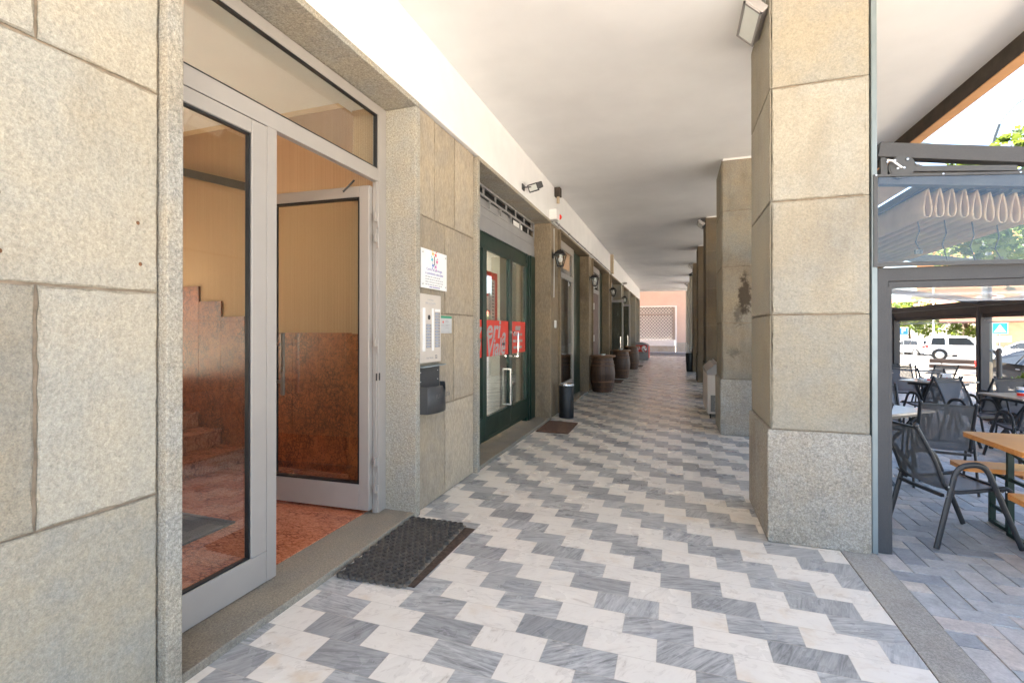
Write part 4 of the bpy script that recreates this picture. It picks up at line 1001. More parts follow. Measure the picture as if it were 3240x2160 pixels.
# clear side sheet in its dark border
yP = 3.948
cp_ = MB(); cp_.add([(1.335,yP,2.018),(4.9,yP,1.965),(4.9,yP,2.33),(1.335,yP,2.612)], [(0,1,2,3)])
cps = cp_.build('clear_sheet', M['pvc'], pg, fix=False)
b = MB()
b.prism([(1.312,yP-.004,1.992),(1.336,yP-.004,1.992),(1.336,yP-.004,2.632),(1.312,yP-.004,2.634)],(0,.01,0))
b.prism([(1.336,yP-.004,1.992),(4.9,yP-.004,1.94),(4.9,yP-.004,1.962),(1.336,yP-.004,2.022)],(0,.01,0))
b.prism([(1.336,yP-.004,2.632),(4.9,yP-.004,2.35),(4.9,yP-.004,2.335),(1.336,yP-.004,2.616)],(0,.01,0))
b.build('sheet_border', M['charcoal'], pg)
for x in (1.325,1.70,2.1): MB().cyl((x,yP-.010,2.625-.079*(x-1.336)),(x,yP+.004,2.625-.079*(x-1.336)),.006,n=8).build('stud', M['steel'], pg)
# folded fabric: teardrop loops hanging from carriers, running along the terrace
def loop(x, z, h, w, n=18):
    pts = []
    for q in range(n+1):
        u = q/n; a = math.pi*2*u
        wd2 = math.sin(math.pi*u)
        zz = z - h*(.5-.5*math.cos(a)); r_ = w*(.30+.70*((z-zz)/h)**1.0)*abs(math.sin(a))**.75
        pts.append((x + r_*(1 if a < math.pi else -1)*.5, zz))
    return pts
b = MB(); car = MB(); nlp = 9; x0 = 1.70
for i in range(nlp):
    cx_ = x0 + .069*i; zt = zr(cx_) - .225
    P = loop(cx_, zt, .205, .066); n = len(P); vv = []
    ysn = [4.14,4.16,6.0,8.0,10.9,12.0,15.4]
    for y in [q for q in ysn if q < 11]:
        for (x, z) in P: vv.append((x, y, z + .01*math.sin(y*1.3+i)))
    ff = [(j*n+q, j*n+q+1, (j+1)*n+q+1, (j+1)*n+q) for j in range(4) for q in range(n-1)]
    b.add(vv, ff, 0, .5, True)
    car.box(cx_-.0345+.010, cx_+.0345-.010+.0, 4.13, 11.5, zt+.0, zt+.055)
# flat first sheet stretching from wall
b.add([(1.40,4.14,zr(1.4)-.16),(1.66,4.14,zr(1.66)-.17),(1.66,11.5,zr(1.66)-.17),(1.40,11.5,zr(1.4)-.16)], [(0,1,2,3)])
for k_ in range(4):  # spread sheets added out of view to darken the middle of the arcade
    ya, yb_ = 11.70, 22.9; xa = 1.40+.46*k_; xb = xa+.46
    nn_ = 8; vv = []
    for y in (ya, 15.4, 19.2, yb_):
        for q in range(nn_+1):
            u = q/nn_; vv.append((xa+(xb-xa)*u, y, zr(xa+(xb-xa)*u)-.10-.05*math.sin(math.pi*u)))
    fw = MB(); 
    b.add(vv, [(j*(nn_+1)+q, j*(nn_+1)+q+1, (j+1)*(nn_+1)+q+1, (j+1)*(nn_+1)+q) for j in range(3) for q in range(nn_)], 0, .5, True)
fb = b.build('folds_and_shading_sheets', M['fabric'], pg, fix=False); q = fb.modifiers.new('sheet','SOLIDIFY'); q.thickness = .003
car.build('carriers', M['anth'], pg)
for i, (x, l) in enumerate(((1.70,.24),(1.86,.30),(2.02,.28),(2.16,.24))):
    z = zr(x)-.225-.2; y = 4.3
    MB().tube([(x,y,z+.02),(x+.012,y,z-.08),(x-.02,y-.02,z-.16),(x+.01,y-.03,z-l)], .004, 6).build('hanging_cable', M['black'], pg)
    if i in (0, 3): MB().box(x-.022,x+.022,4.27,4.295,z-l-.01,z-l+.02).build('plug', M['charcoal'], pg)
# clear blind rolled under the side beam, and one along the front
def roll(x0, x1, y0, y1, z0, z1, axis):
    b = MB(); n = 12; m = 16; vv = []
    for j in range(m+1):
        for q in range(n+1):
            u = q/n; zz = z1 - (z1-z0)*u; off = .022*math.sin(u*7.5+.8) + .006*math.sin(j*1.9+u*3)
            if axis == 'x': vv.append((x0+(x1-x0)*j/m, y0+off, zz + .004*math.sin(j*.8)))
            else: vv.append((x0+off, y0+(y1-y0)*j/m, zz + .004*math.sin(j*.8)))
    ff = [(j*(n+1)+q, j*(n+1)+q+1, (j+1)*(n+1)+q+1, (j+1)*(n+1)+q) for j in range(m) for q in range(n)]
    b.add(vv, ff, 0, .5, True); return b
roll(1.432,XO-.1,4.02,0,1.748,1.846,'x').build('clear_blind', M['pvcroll'], pg, fix=False)
for a, c in ((7.95,11.53),(11.76,15.33),(15.57,24)): roll(XO+.0,0,a,c,1.70,1.80,'y').build('clear_blind', M['pvcroll'], pg, fix=False)

# =====================  TERRACE CHAIRS =====================
def chair():
    t = thing('terrace_chair', '', 'chair', (0,0,0), 'charcoal mesh terrace armchairs')
    def arc(pts, n=6):
        out = []
        P = [Vector(p) for p in pts]
        for i in range(len(P)):
            if 0 < i < len(P)-1:
                a, c, d = P[i-1], P[i], P[i+1]; r_ = min((a-c).length, (d-c).length)*.45
                p0 = c + (a-c).normalized()*r_; p1 = c + (d-c).normalized()*r_
                for q in range(n+1):
                    u = q/n; out.append((1-u)**2*p0 + 2*u*(1-u)*c + u*u*p1)
            else: out.append(P[i])
        return out
    for s in (-1, 1):
        y = .226*s
        b = MB(); b.tube(arc([(-.285,y*1.04,.0),(-.135,y,.585),(.055,y,.60),(.30,y*1.04,.0)],7), .02, 10, flat=(.042,.022,(0,s,0)))
        b.build('leg', M['chairm'], t)
    b = MB()
    for s in (-1, 1):
        y = .198*s
        b.tube(arc([(-.395,y,.865),(-.255,y,.60),(-.185,y,.385),(.0,y,.395),(.215,y,.425),(.26,y,.40)],5), .0145, 10)
        b.ball((-.395,y,.867), .019, 8, 6)
        for x, z in ((-.20,.43),(-.165,.385),(.17,.41)): b.cyl((x,y,z),(x,.232*s,z),.010,n=8)
    b.bar((-.385,-.198,.845),(-.385,.198,.845),.012,.022); b.bar((-.362,-.198,.800),(-.362,.198,.800),.008,.010)
    b.bar((-.21,-.198,.365),(-.21,.198,.365),.022,.022); b.bar((.255,-.198,.40),(.255,.198,.40),.022,.022)
    b.build('frame', M['chairm'], t)
    prof = arc([(-.388,0,.842),(-.255,0,.60),(-.185,0,.392),(.0,0,.40),(.245,0,.418)],6)
    vv = []; nn = 8
    for p in prof:
        for q in range(nn+1):
            u = q/nn*2-1; sag = (1-u*u)
            dx, dz = (-.018*sag, 0) if p[2] > .46 else (0, -.022*sag)
            vv.append((p[0]+dx, .197*u, p[2]+dz))
    L = len(prof); k1 = min(i for i, p in enumerate(prof) if p[2] < .42)
    def quads(a, c): return [(i*(nn+1)+q, i*(nn+1)+q+1, (i+1)*(nn+1)+q+1, (i+1)*(nn+1)+q) for i in range(a, c) for q in range(nn)]
    MB().add(vv[:(k1+1)*(nn+1)], quads(0, k1), 0, .5, True).build('backrest', M['sling'], t, fix=False)
    MB().add(vv[k1*(nn+1):], quads(0, L-1-k1), 0, .5, True).build('seat', M['sling'], t, fix=False)
    b = MB()
    for s in (-1, 1):
        for x, z in ((-.205,.44),(-.222,.375),(.185,.41),(.20,.36)): b.ball((x,.243*s,z),.007,8,5,sc=(1,.5,1))
    b.build('rivets', M['steel'], t)
    return t
CH0 = chair(); first = True
CHL = [(1.975,4.505,16,'nearest charcoal mesh chair, tucked toward the orange beer table by the screen post'),
 (2.53,5.96,76,'mesh chair turned away behind the nearest chair, left of the orange table corner'),
 (3.93,7.30,95,'mesh chair at right with its back to us, behind the orange beer table'),
 (1.66,5.72,100,'mesh chair half hidden behind the terrace screen post'),
 (3.72,9.12,104,'mesh chair with its back to us before the middle table with the glass ashtray'),
 (4.12,10.92,255,'mesh chair on the far side of the middle table, facing us'),
 (4.40,8.98,98,'mesh chair with its back to us, right of the middle table'),
 (3.93,8.32,292,'pale lit mesh chair facing us between the two rear tables'),
 (2.42,6.98,262,'mesh chair facing us across the pale wooden table near the post'),
 (3.42,10.85,100,'far mesh chair cut by the post, at a left rear table'),
 (4.13,12.35,100,'mesh chair before the post in the rear row, its back to us'),
 (4.34,11.45,268,'rear mesh chair facing us before the left pergola post'),
 (4.35,10.05,275,'mesh chair with napkin box in front, facing us over the middle table'),
 (4.62,8.55,262,'mesh chair facing us at the table with the sauce tin, at the picture edge'),
 (3.55,12.3,285,'small far mesh chair beside the white napkin box at the rear left table'),
 (5.0,12.0,98,'far mesh chair near the brown street bench')]
for i, (x, y, a, l) in enumerate(CHL):
    o = CH0 if i == 0 else copy_tree(CH0); o.location = (x, y, .0); o.rotation_euler = (0,0,R(a)); o['label'] = l

def table(x, y, a, s, l, dark=False):
    t = thing('terrace_table', l, 'table', (x,y,0), 'square terrace tables', R(a))
    Mx = Matrix.Translation((x,y,0)) @ Matrix.Rotation(R(a), 4, 'Z'); h = s/2
    b = MB(); b.box(-h,h,-h,h,.705,.73,M=Mx); b.build('top', M['tabletop'], t, bevel=.004)
    b = MB(); b.box(-h+.09,h-.09,-h+.09,h-.09,.66,.704,M=Mx)
    b.build('apron', M['chairm'], t)
    for sx in (-1, 1):
        b = MB()
        for sy in (-1, 1): b.bar(Mx @ Vector((sx*.2, sy*.24,.66)), Mx @ Vector((sx*.22,-sy*.28,.0)), .04,.025)
        b.build('leg', M['chairm'], t)
    return Mx
table(2.07,6.12,39,.68,'pale wooden topped table between the post and the nearest chairs')
table(4.10,9.68,-42,.78,'middle terrace table with ashtray and steel napkin box')
table(4.22,7.78,10,.66,'dark edged table with sauce tin and napkin box at the picture edge')
table(3.75,11.6,5,.7,'rear left terrace table with a white napkin box')
def napkin(x, y, z, a, l, colour='redglow'):
    t = thing('napkin_box', l, 'napkin box', (x,y,z), 'napkin boxes on the terrace tables', R(a)); Mx = Matrix.Translation((x,y,z+.001)) @ Matrix.Rotation(R(a), 4, 'Z')
    b = MB(); b.box(-.07,.07,-.035,.035,0,.13,M=Mx); b.build('body', M['steel'], t, bevel=.012); b = MB(); b.box(-.055,.055,-.038,-.0352,.015,.11,M=Mx); b.build('front', M['white'], t)
    b = MB(); b.ball(Mx @ Vector((0,-.039,.045)),.026,12,6,sc=(1,.15,1)); b.build('emblem', M[colour], t)
M['magenta'] = plain('magenta_emblem', (.45,.02,.14), .5, 0, .05)
napkin(1.97,6.22,.73,20,'white napkin box with magenta emblem on the pale wooden table','magenta')
napkin(4.15,9.55,.73,-10,'steel napkin box on the middle table')
napkin(4.32,7.85,.73,-20,'arched steel napkin box on the picture edge table')
napkin(3.62,11.5,.73,10,'white napkin box on the rear left table')
t = thing('sauce_tin', 'red white and blue sauce tin on the picture edge table', 'tin', (4.12,7.72,.731))
MB().lathe([(0,0),(.042,0),(.045,.03),(.045,.075),(.05,.11),(0,.112)], (4.12,7.72,.731), 16).build('tin', M['white'], t)
MB().lathe([(.0465,.005),(.0475,.03),(.0475,.04)], (4.12,7.72,.731), 16).build('red_band', M['redglow'], t); MB().lathe([(.0465,.05),(.0475,.06),(.0475,.078)], (4.12,7.72,.731), 16).build('blue_band', M['blue'], t)
t = thing('ashtray', 'clear glass ashtray on the middle terrace table', 'ashtray', (3.85,9.6,.731)); MB().lathe([(.05,0),(.07,.03),(.06,.032),(.045,.01),(0,.008)], (3.85,9.6,.731), 20).build('bowl', M['diff'], t)
o = MB().box(3.90,4.05,9.70,9.84,.7312,.742).build('folded_napkin', M['redglow'], None, bevel=.003); tag(o, 'red and white folded napkin on the middle terrace table', 'napkin')

# beer table and benches
def bench(name, l, cat, x0, x1, y0, y1, z, th, legs, rad=.04, legw=.02):
    t = thing(name, l, cat, ((x0+x1)/2,(y0+y1)/2,0))
    def rr(x0,x1,y0,y1,r_):
        pts = []
        for cx_, cy_, a0 in ((x1-r_,y1-r_,0),(x0+r_,y1-r_,90),(x0+r_,y0+r_,180),(x1-r_,y0+r_,270)):
            for q in range(6): a = R(a0+q*18); pts.append((cx_+r_*math.cos(a), cy_+r_*math.sin(a)))
        return pts
    b = MB(); b.prism([(p[0],p[1],z-th) for p in rr(x0,x1,y0,y1,rad)], (0,0,th)); b.build('top', M['pine'], t, bevel=.004)
    for lx in legs:
        b = MB(); b.box(lx+.09,lx+.16,y0+.03,y1-.03,z-th-.035,z-th-.0005); b.build('batten', M['pine'], t)
        b = MB(); ya, yb_ = y0+.02, y1-.02
        for y in (ya, yb_): b.box(lx-.02,lx+.02,y-.012,y+.012,.0,z-th)
        b.box(lx-.02,lx+.02,ya,yb_,.0,.025); b.box(lx-.02,lx+.02,ya,yb_,z-th-.05,z-th-.03)
        b.bar((lx,(ya+yb_)/2,z-th-.30),(lx+.40,(ya+yb_)/2,z-th-.02),.03,.012); b.bar((lx,ya,z-th-.28),(lx,yb_,z-th-.10),.012,.02)
        b.box(lx-.012,lx+.012,ya,yb_,z-th-.32,z-th-.295)
        b.build('leg', M['green'], t, bevel=.002)
bench('beer_table', 'orange varnished folding beer table with green steel legs', 'table', 2.11,4.3,3.93,4.65,.77,.035,(2.40,3.9))
bench('beer_bench', 'orange varnished beer bench along the far side of the beer table', 'bench', 2.16,4.4,4.70,4.95,.48,.035,(2.44,3.9))
bench('beer_bench', 'orange varnished beer bench on the near side of the beer table', 'bench', 2.07,4.3,3.80,4.05,.48,.035,(2.40,3.9))
t = thing('planter', 'grey planter with a bushy green plant at the terrace edge', 'planter', (5.4, 9.9, 0))
MB().box(5.1,5.75,9.4,10.6,0,.52).build('box', M['anth'], t, bevel=.01); MB().box(5.13,5.72,9.43,10.57,.50,.51).build('soil', M['soil'], t)
# =====================  TREES =====================
def leaves(b, c, rad, n, size, rng, clump=.5, lobed=False, dens=1):
    """leaf-sized faces in clumps scattered through an ellipsoid"""
    nc = max(5, n//26); cl = []
    for _ in range(nc):
        while True:
            p = Vector((rng.uniform(-1,1), rng.uniform(-1,1), rng.uniform(-1,1)))
            if .25 < p.length < 1: break
        p = p * (1/ max(.55, p.length**.35)) if p.length > .3 else p
        cl.append((Vector((c[0]+p.x*rad[0], c[1]+p.y*rad[1], c[2]+p.z*rad[2])), rng.uniform(.15,.85)))
    for i in range(n):
        q, t = cl[rng.randrange(nc)]; s = size*rng.uniform(.7,1.25)
        p = q + Vector((rng.gauss(0,clump*.45), rng.gauss(0,clump*.45), rng.gauss(0,clump*.3)))
        E_ = Euler((rng.gauss(0,.65), rng.gauss(0,.65), rng.uniform(0,6.28))).to_matrix()
        if lobed:
            pr = [(0,-.5),(.16,-.30),(.5,-.34),(.36,-.08),(.55,.16),(.24,.16),(.14,.34),(0,.62),(-.14,.34),(-.24,.16),(-.55,.16),(-.36,-.08),(-.5,-.34),(-.16,-.30)]
            vs = [p + E_ @ Vector((x*s, y*s, -.25*s*abs(x)+.06*s*math.sin(y*5))) for x, y in pr]
            b.add(vs, [tuple(range(len(pr)))], 0, min(1, max(0, t+rng.uniform(-.25,.25))))
        else:
            vs = [p + E_ @ Vector((x*s, y*s, z*s)) for x, y, z in ((0,-.5,0),(.42,0,-.12),(0,.6,0),(-.42,0,-.12))]
            b.add(vs, [(0,1,2),(0,2,3)], 0, min(1, max(0, t+rng.uniform(-.25,.25))))
def tree(l, x, y, zg, ztop, rad, n, size, seed, mat, lobed=False, clump=.5, tr=.13, group=None):
    t = thing('street_tree', l, 'tree', (x,y,zg), group); rng = random.Random(seed)
    zc = ztop - rad[2]
    b = MB(); b.tube([(x,y,zg),(x+.03,y,zg+(zc-zg)*.45),(x-.04,y+.05,zc),(x,y,zc+rad[2]*.5)], [tr*1.25,tr,tr*.7,tr*.25], 10)
    for q in range(7):
        a = q*.9+seed; r_ = rng.uniform(.55,.85); z0 = zc - rad[2]*rng.uniform(.2,.9)
        b.tube([(x,y,z0),(x+math.cos(a)*rad[0]*r_*.5,y+math.sin(a)*rad[1]*r_*.5,z0+rad[2]*.45),(x+math.cos(a)*rad[0]*r_,y+math.sin(a)*rad[1]*r_,z0+rad[2]*rng.uniform(.7,1.2))], [tr*.4,tr*.25,tr*.08], 6)
    b.build('trunk', M['bark'], t)
    b = MB(); leaves(b, (x,y,zc), rad, n, size, rng, clump, lobed); b.build('crown', mat, t, fix=False)
    return t
G = 'street trees along the parking'
tree('big maple with large lobed leaves close to the terrace screen at the picture edge', 8.3, 12.6, -.3, 6.0, (3.0,2.6,1.8), 3300, .19, 4, M['leaf'], True, .42, .14)
tree('tall leafy tree behind the folded fabric, seen through the clear sheet', 18.5, 38.0, -.6, 9.5, (3.6,2.6,2.4), 2600, .30, 8, M['leafl'], False, .6, .2)
for i, (x, y, top, r_, l) in enumerate(((20.3,57.5,4.4,2.6,'low pruned tree left of the left pergola post'),(23.6,62.0,4.6,3.0,'low pruned tree with brown trunk above the white hatchback'),(27.0,58.5,4.5,2.9,'low pruned tree left of the white off roader'),
      (37.5,62,5.6,2.4,'green tree by the shop at the picture edge'),(29.5,72,6.2,3.4,'row tree whose top shows under the clear blind'))):
    tree(l, x, y, -.68, top, (r_,r_,r_*.62), 1500, .34, 20+i, M['leafl'], False, .65, .26, G)
# plant in the planter
pl = thing('shrub', 'small feathery green shrub growing in the grey terrace planter', 'plant', (5.4, 9.95, .51)); b = MB(); r3 = random.Random(2)
leaves(b, (5.42,9.95,.68), (.28,.5,.17), 900, .06, r3, .1); b.build('foliage', M['leafl'], pl, fix=False)
b = MB()
for q in range(9): b.tube([(5.42+r3.uniform(-.15,.15),9.95+r3.uniform(-.3,.3),.505),(5.42+r3.uniform(-.2,.2),9.95+r3.uniform(-.4,.4),.74)],.005,5)
b.build('stems', M['bark'], pl)

# =====================  CARS =====================
def car(l, x, y, zg, rz, paint, prof, belt, roofw, L, Wd, wheels, wr, windows, rear=True, name='parked_car', group=None):
    """prof: side outline (x along car, z); greenhouse verts above belt are pulled in"""
    t = thing(name, l, 'car', (x,y,zg), group, rz)
    Mx = Matrix.Translation((x,y,zg)) @ Matrix.Rotation(rz, 4, 'Z'); h = Wd/2
    def hw(z): return h if z <= belt else h - (z-belt)/(max(p[1] for p in prof)-belt)*(h-roofw/2)
    def hx(px, z):  # taper of nose and tail in plan
        u = abs(px)/(L/2); return hw(z)*(1 - .10*max(0, u-.75)/.25)
    b = MB(); n = len(prof)
    vv = [(p[0], s*hx(*p), p[1]) for s in (-1, 1) for p in prof]; vv = [Mx @ Vector(p) for p in vv]
    b.add(vv, [(i, (i+1) % n, n+(i+1) % n, n+i) for i in range(n)] + [tuple(range(n))[::-1], tuple(range(n, 2*n))])
    b.build('body', paint, t, bevel=.05, seg=3, shade=False)
    g = MB()
    for w in windows:            # side windows as (x,z) polygons, both sides, 6 mm proud
        for s in (-1, 1):
            P = [Mx @ Vector((p[0], s*(hx(*p)+.006), p[1])) for p in w]
            MB().add(P, [tuple(range(len(P)))]).build('side_window', M['carglass'], t, fix=False)
    for i in range(n):
        (xa, za), (xb, zb) = prof[i], prof[(i+1) % n]
        if min(za, zb) >= belt-.02 and abs(za-zb) > .25:
            g = MB(); nrm = Vector((zb-za, 0, xa-xb)).normalized()*(-1)
            if nrm.x*(xa+xb) < 0: nrm = -nrm
            P = []
            for u, v in ((.1,-.86),(.1,.86),(.9,.86),(.9,-.86)):
                px, pz = xa+(xb-xa)*u, za+(zb-za)*u; P.append(Mx @ (Vector((px, v*hx(px, pz)*.97, pz)) + nrm*.012))
            g.add(P, [(0,1,2,3)]); g.build('windscreen' if xa+xb > 0 else 'rear_window', M['carglass'], t, fix=False)
    for wx in wheels:
        for s in (-1, 1):
            ya = s*h
            b = MB(); b.tube([Mx @ Vector((wx, ya-s*.20, wr)), Mx @ Vector((wx, ya+s*.012, wr))], [wr,wr], 22); w_ = b.build('wheel', M['tyre'], t)
            b = MB(); b.tube([Mx @ Vector((wx, ya+s*.011, wr)), Mx @ Vector((wx, ya+s*.022, wr))], [wr*.66,wr*.58], 18); b.build('rim', M['steel'], w_)
            b = MB(); b.tube([Mx @ Vector((wx, ya-s*.10, wr*1.04)), Mx @ Vector((wx, s*(h+.004), wr*1.04))], [wr*1.12]*2, 22); b.build('wheel_arch', M['black'], t)
    xr = min(p[0] for p in prof)
    for s in (-1, 1):
        b = MB(); b.box(xr+.0-.02, xr+.14, s*h*.86-.13, s*h*.86+.13, belt-.20, belt-.02, M=Mx); b.build('taillight', M['taillight'], t, bevel=.02)
        b = MB(); b.box(.55,.75,s*(h+.09)-.09,s*(h+.09)+.09,belt+.0,belt+.14,M=Mx); b.build('mirror', paint, t, bevel=.03)
        b = MB(); b.box(-.35,-.17,s*(h+.012)-.012,s*(h+.012)+.012,belt-.14,belt-.115,M=Mx); b.build('door_handle', M['chrome'], t)
    b = MB(); b.box(xr-.03,xr+.05,-.27,.27,.42,.54,M=Mx); b.build('number_plate', M['white'], t); return t, Mx
hatch = [(-1.95,.30),(-2.0,.62),(-1.93,.95),(-1.62,1.42),(-1.2,1.50),(-.1,1.50),(.35,1.40),(1.15,.98),(1.95,.80),(2.02,.55),(1.98,.28)]
hw_ = [[(-1.45,.98),(-1.22,1.36),(-.72,1.40),(-.72,.98)],[(-.66,.98),(-.66,1.40),(.1,1.40),(.16,.98)],[(.22,.98),(.16,1.38),(.36,1.33),(.92,.98)]]
car('white hatchback seen from behind, parked by the blue parking sign', 20.6, 53.2, -.70, R(112), M['carwhite'], hatch, .96, 1.25, 4.0, 1.75, (-1.25,1.3), .31, hw_)
car('white car cut off by the terrace screen post, farthest left', 19.6, 61.5, -.72, R(112), M['carwhite'], hatch, .96, 1.25, 4.0, 1.75, (-1.25,1.3), .31, hw_)
suv = [(-2.1,.42),(-2.14,.75),(-2.08,1.12),(-1.95,1.72),(-1.6,1.84),(.1,1.82),(.45,1.70),(.95,1.16),(1.95,1.05),(2.1,.8),(2.1,.42)]
sw_ = [[(-1.85,1.15),(-1.75,1.66),(-1.05,1.70),(-1.05,1.15)],[(-.85,1.15),(-.85,1.70),(.1,1.70),(.3,1.58),(.6,1.15)]]
car('white off roader with tall cabin between the pergola posts', 20.4, 44.6, -.66, R(-20), M['carwhite'], suv, 1.13, 1.4, 4.2, 1.82, (-1.35,1.35), .40, sw_)
sed = [(-2.3,.30),(-2.38,.62),(-2.28,.98),(-1.55,1.10),(-.95,1.36),(-.4,1.45),(.3,1.44),(.75,1.34),(1.45,.98),(2.25,.80),(2.38,.55),(2.32,.27)]
sdw = [[(-1.35,1.02),(-.9,1.28),(-.42,1.37),(-.42,1.0)],[(-.36,1.0),(-.36,1.37),(.3,1.36),(.62,1.28),(1.15,.99)]]
car('black sedan parked side on behind the bollard', 10.25, 17.35, -.42, R(-90), M['carblack'], sed, .99, 1.15, 4.7, 1.85, (-1.4,1.42), .33, sdw)
car('white car whose roof shows above the black sedan', 23.6, 43.2, -.68, R(100), M['carwhite'], hatch, .96, 1.25, 4.0, 1.75, (-1.25,1.3), .31, hw_)
# low white trailer beside the off roader
t = thing('trailer', 'low white flatbed trailer parked left of the off roader', 'trailer', (21.6, 50.6, -.68))
MB().box(21.3,22.9,50.0,52.2,-.10,.12).build('bed', M['alu_dk'], t, bevel=.02)
b = MB()
for x in (21.35,22.85): b.cyl((x-.08,51.2,-.40),(x+.08,51.2,-.40),.28,n=16)
b.build('wheels', M['tyre'], t); MB().bar((22.7,50.2,.1),(23.1,50.4,1.0),.06,.06).build('drawbar', M['charcoal'], t)

# =====================  STREET FURNITURE =====================
t = thing('street_bench', 'brown slatted street bench on grey feet beyond the terrace', 'bench', (9.4, 20.6, -.4), rz=0)
Mx = Matrix.Translation((9.42,20.5,-.39)) @ Matrix.Rotation(R(-33), 4, 'Z')
for z, y in ((.86,.12),(.68,.07)):
    b = MB(); b.box(-.95,.95,y-.02,y+.02,z-.07,z+.07,M=Mx); b.build('back_slat', M['brownslat'], t, bevel=.006)
for y in (-.42,-.28,-.14):
    b = MB(); b.box(-.95,.95,y-.06,y+.06,.43,.465,M=Mx); b.build('seat_slat', M['brownslat'], t, bevel=.006)
for x in (-.62,.62):
    b = MB(); b.bar(Mx @ Vector((x,.16,.90)), Mx @ Vector((x,-.02,.40)), .05,.04); b.bar(Mx @ Vector((x,-.48,.41)), Mx @ Vector((x,.04,.41)), .05,.04); b.bar(Mx @ Vector((x,-.40,.41)), Mx @ Vector((x,-.46,0)), .05,.05); b.bar(Mx @ Vector((x,-.02,.41)), Mx @ Vector((x,.14,0)), .05,.05); b.build('leg', M['charcoal'], t)
t = thing('bollard', 'dark iron bollard with a ball top in front of the black sedan', 'bollard', (7.42, 14.7, -.17))
MB().lathe([(.075,0),(.075,.12),(.055,.16),(.048,1.12),(.036,1.15),(.052,1.19),(.055,1.24),(.036,1.29),(0,1.30)], (7.42,14.7,-.17), 20).build('post', M['anth'], t)
t = thing('street_bin', 'grey brown hooded street bin on a post beside the bollard', 'bin', (7.28, 14.9, -.15))
MB().lathe([(.10,0),(.13,.04),(.135,.52),(.125,.54),(0,.54)], (7.27,14.95,.24), 22).build('body', M['tan'], t)
MB().lathe([(.14,.0),(.15,.03),(.10,.10),(0,.12)], (7.27,14.95,1.0), 22).build('hood', M['charcoal'], t); MB().cyl((7.40,15.05,-.16),(7.40,15.05,1.05),.022).build('post', M['charcoal'], t)
def sign(l, x, y, zc, s, face, zg):
    t = thing('road_sign', l, 'sign', (x,y,zg)); Mx = Matrix.Translation((x,y,zc)) @ Matrix.Rotation(R(-22), 4, 'Z')
    MB().cyl((x+.02,y+.06,zg),(x+.02,y+.06,zc+s*.4),.03).build('post', M['zinc'], t)
    b = MB(); b.box(-s/2,s/2,-.012,.012,-s/2,s/2,M=Mx); b.build('plate', M['white'], t, bevel=.01)
    b = MB(); b.box(-s*.455,s*.455,-.018,-.0125,-s*.455,s*.455,M=Mx); b.build('face', face, t); return t, Mx
t, Mx = sign('blue parking sign with white P above the white hatchback', 18.2, 48.5, 1.52, .62, M['blue'], -.68)
text('letter', 'P', .56, (0,0,0), Mx @ Matrix.Translation((0,-.0195,0)) @ Matrix.Rotation(R(90), 4, 'X'), M['white'], t, bold=.012)
b = MB(); b.box(-.31,.31,-.012,.012,-.62,-.36,M=Mx); b.build('extra_plate', M['white'], t)
t, Mx = sign('light blue square sign with a white triangle, over the black sedan', 16.9, 33.4, 1.68, .62, M['cyan'], -.62)
b = MB(); b.prism([Mx @ Vector(p) for p in ((-.25,-.02,-.22),(.25,-.02,-.22),(0,-.02,.22))], Mx.to_3x3() @ Vector((0,-.004,0))); b.build('triangle', M['white'], t)
b = MB(); b.box(-.012,.012,-.028,-.0245,-.12,.0,M=Mx); b.bar(Mx @ Vector((0,-.026,-.12)),Mx @ Vector((-.05,-.026,-.18)),.006,.02); b.bar(Mx @ Vector((0,-.026,-.12)),Mx @ Vector((.05,-.026,-.18)),.006,.02); b.ball(Mx @ Vector((0,-.026,.035)),.02,8,6); b.bar(Mx @ Vector((-.05,-.026,-.05)),Mx @ Vector((.05,-.026,-.03)),.006,.018); b.build('walking_figure', M['ink'], t)
b = MB(); b.box(-.15,.45,-.012,.012,-.75,-.42,M=Mx); b.build('extra_plate', M['white'], t)
o = thing('flag_pole', 'slim white pole standing between the white cars', 'pole', (19.2, 46.0, -.68)); MB().cyl((19.2,46.0,-.68),(19.2,46.0,5.5),.055,.04).build('shaft', M['white'], o)
t = thing('street_lamp', 'tall curved grey lamp post behind the maple leaves', 'street lamp', (8.74,17.8,-.4))
MB().tube([(8.74,17.8,-.4),(8.74,17.8,5.5),(8.80,17.83,6.75),(8.92,17.88,7.25),(9.06,17.95,7.62)], [.09,.075,.068,.063,.06], 12).build('post', M['lampgrey'], t)
MB().tube([(9.05,17.95,7.58),(9.25,18.0,7.90),(9.55,18.1,8.22),(10.1,18.3,8.6),(10.9,18.5,8.85)], .016, 8).build('arm', M['lampgrey'], t)
MB().box(10.8,11.5,18.4,18.65,8.80,8.92).build('lamp_head', M['lampgrey'], t, bevel=.03)
t = thing('street_lamp', 'street lamp head on a drooping arm peeping over the pergola beam', 'street lamp', (12.3,25.3,-.55))
MB().tube([(12.3,25.3,-.55),(12.3,25.3,6.5),(12.28,25.3,8.0),(11.95,25.2,8.85),(11.2,24.75,9.18),(10.55,24.52,9.22)], [.09,.08,.07,.065,.06,.055], 10).build('post', M['lampgrey'], t)
b = MB(); Lm = Matrix.Translation((10.15,24.4,9.16)) @ Matrix.Rotation(R(18), 4, 'Z') @ Matrix.Rotation(R(12), 4, 'Y'); b.box(-.62,.5,-.15,.15,-.02,.10,M=Lm); b.build('lamp_head', M['zinc'], t, bevel=.05)
b = MB(); b.box(-.58,.1,-.13,.13,-.05,-.021,M=Lm); b.build('lens', M['tan'], t, bevel=.01)

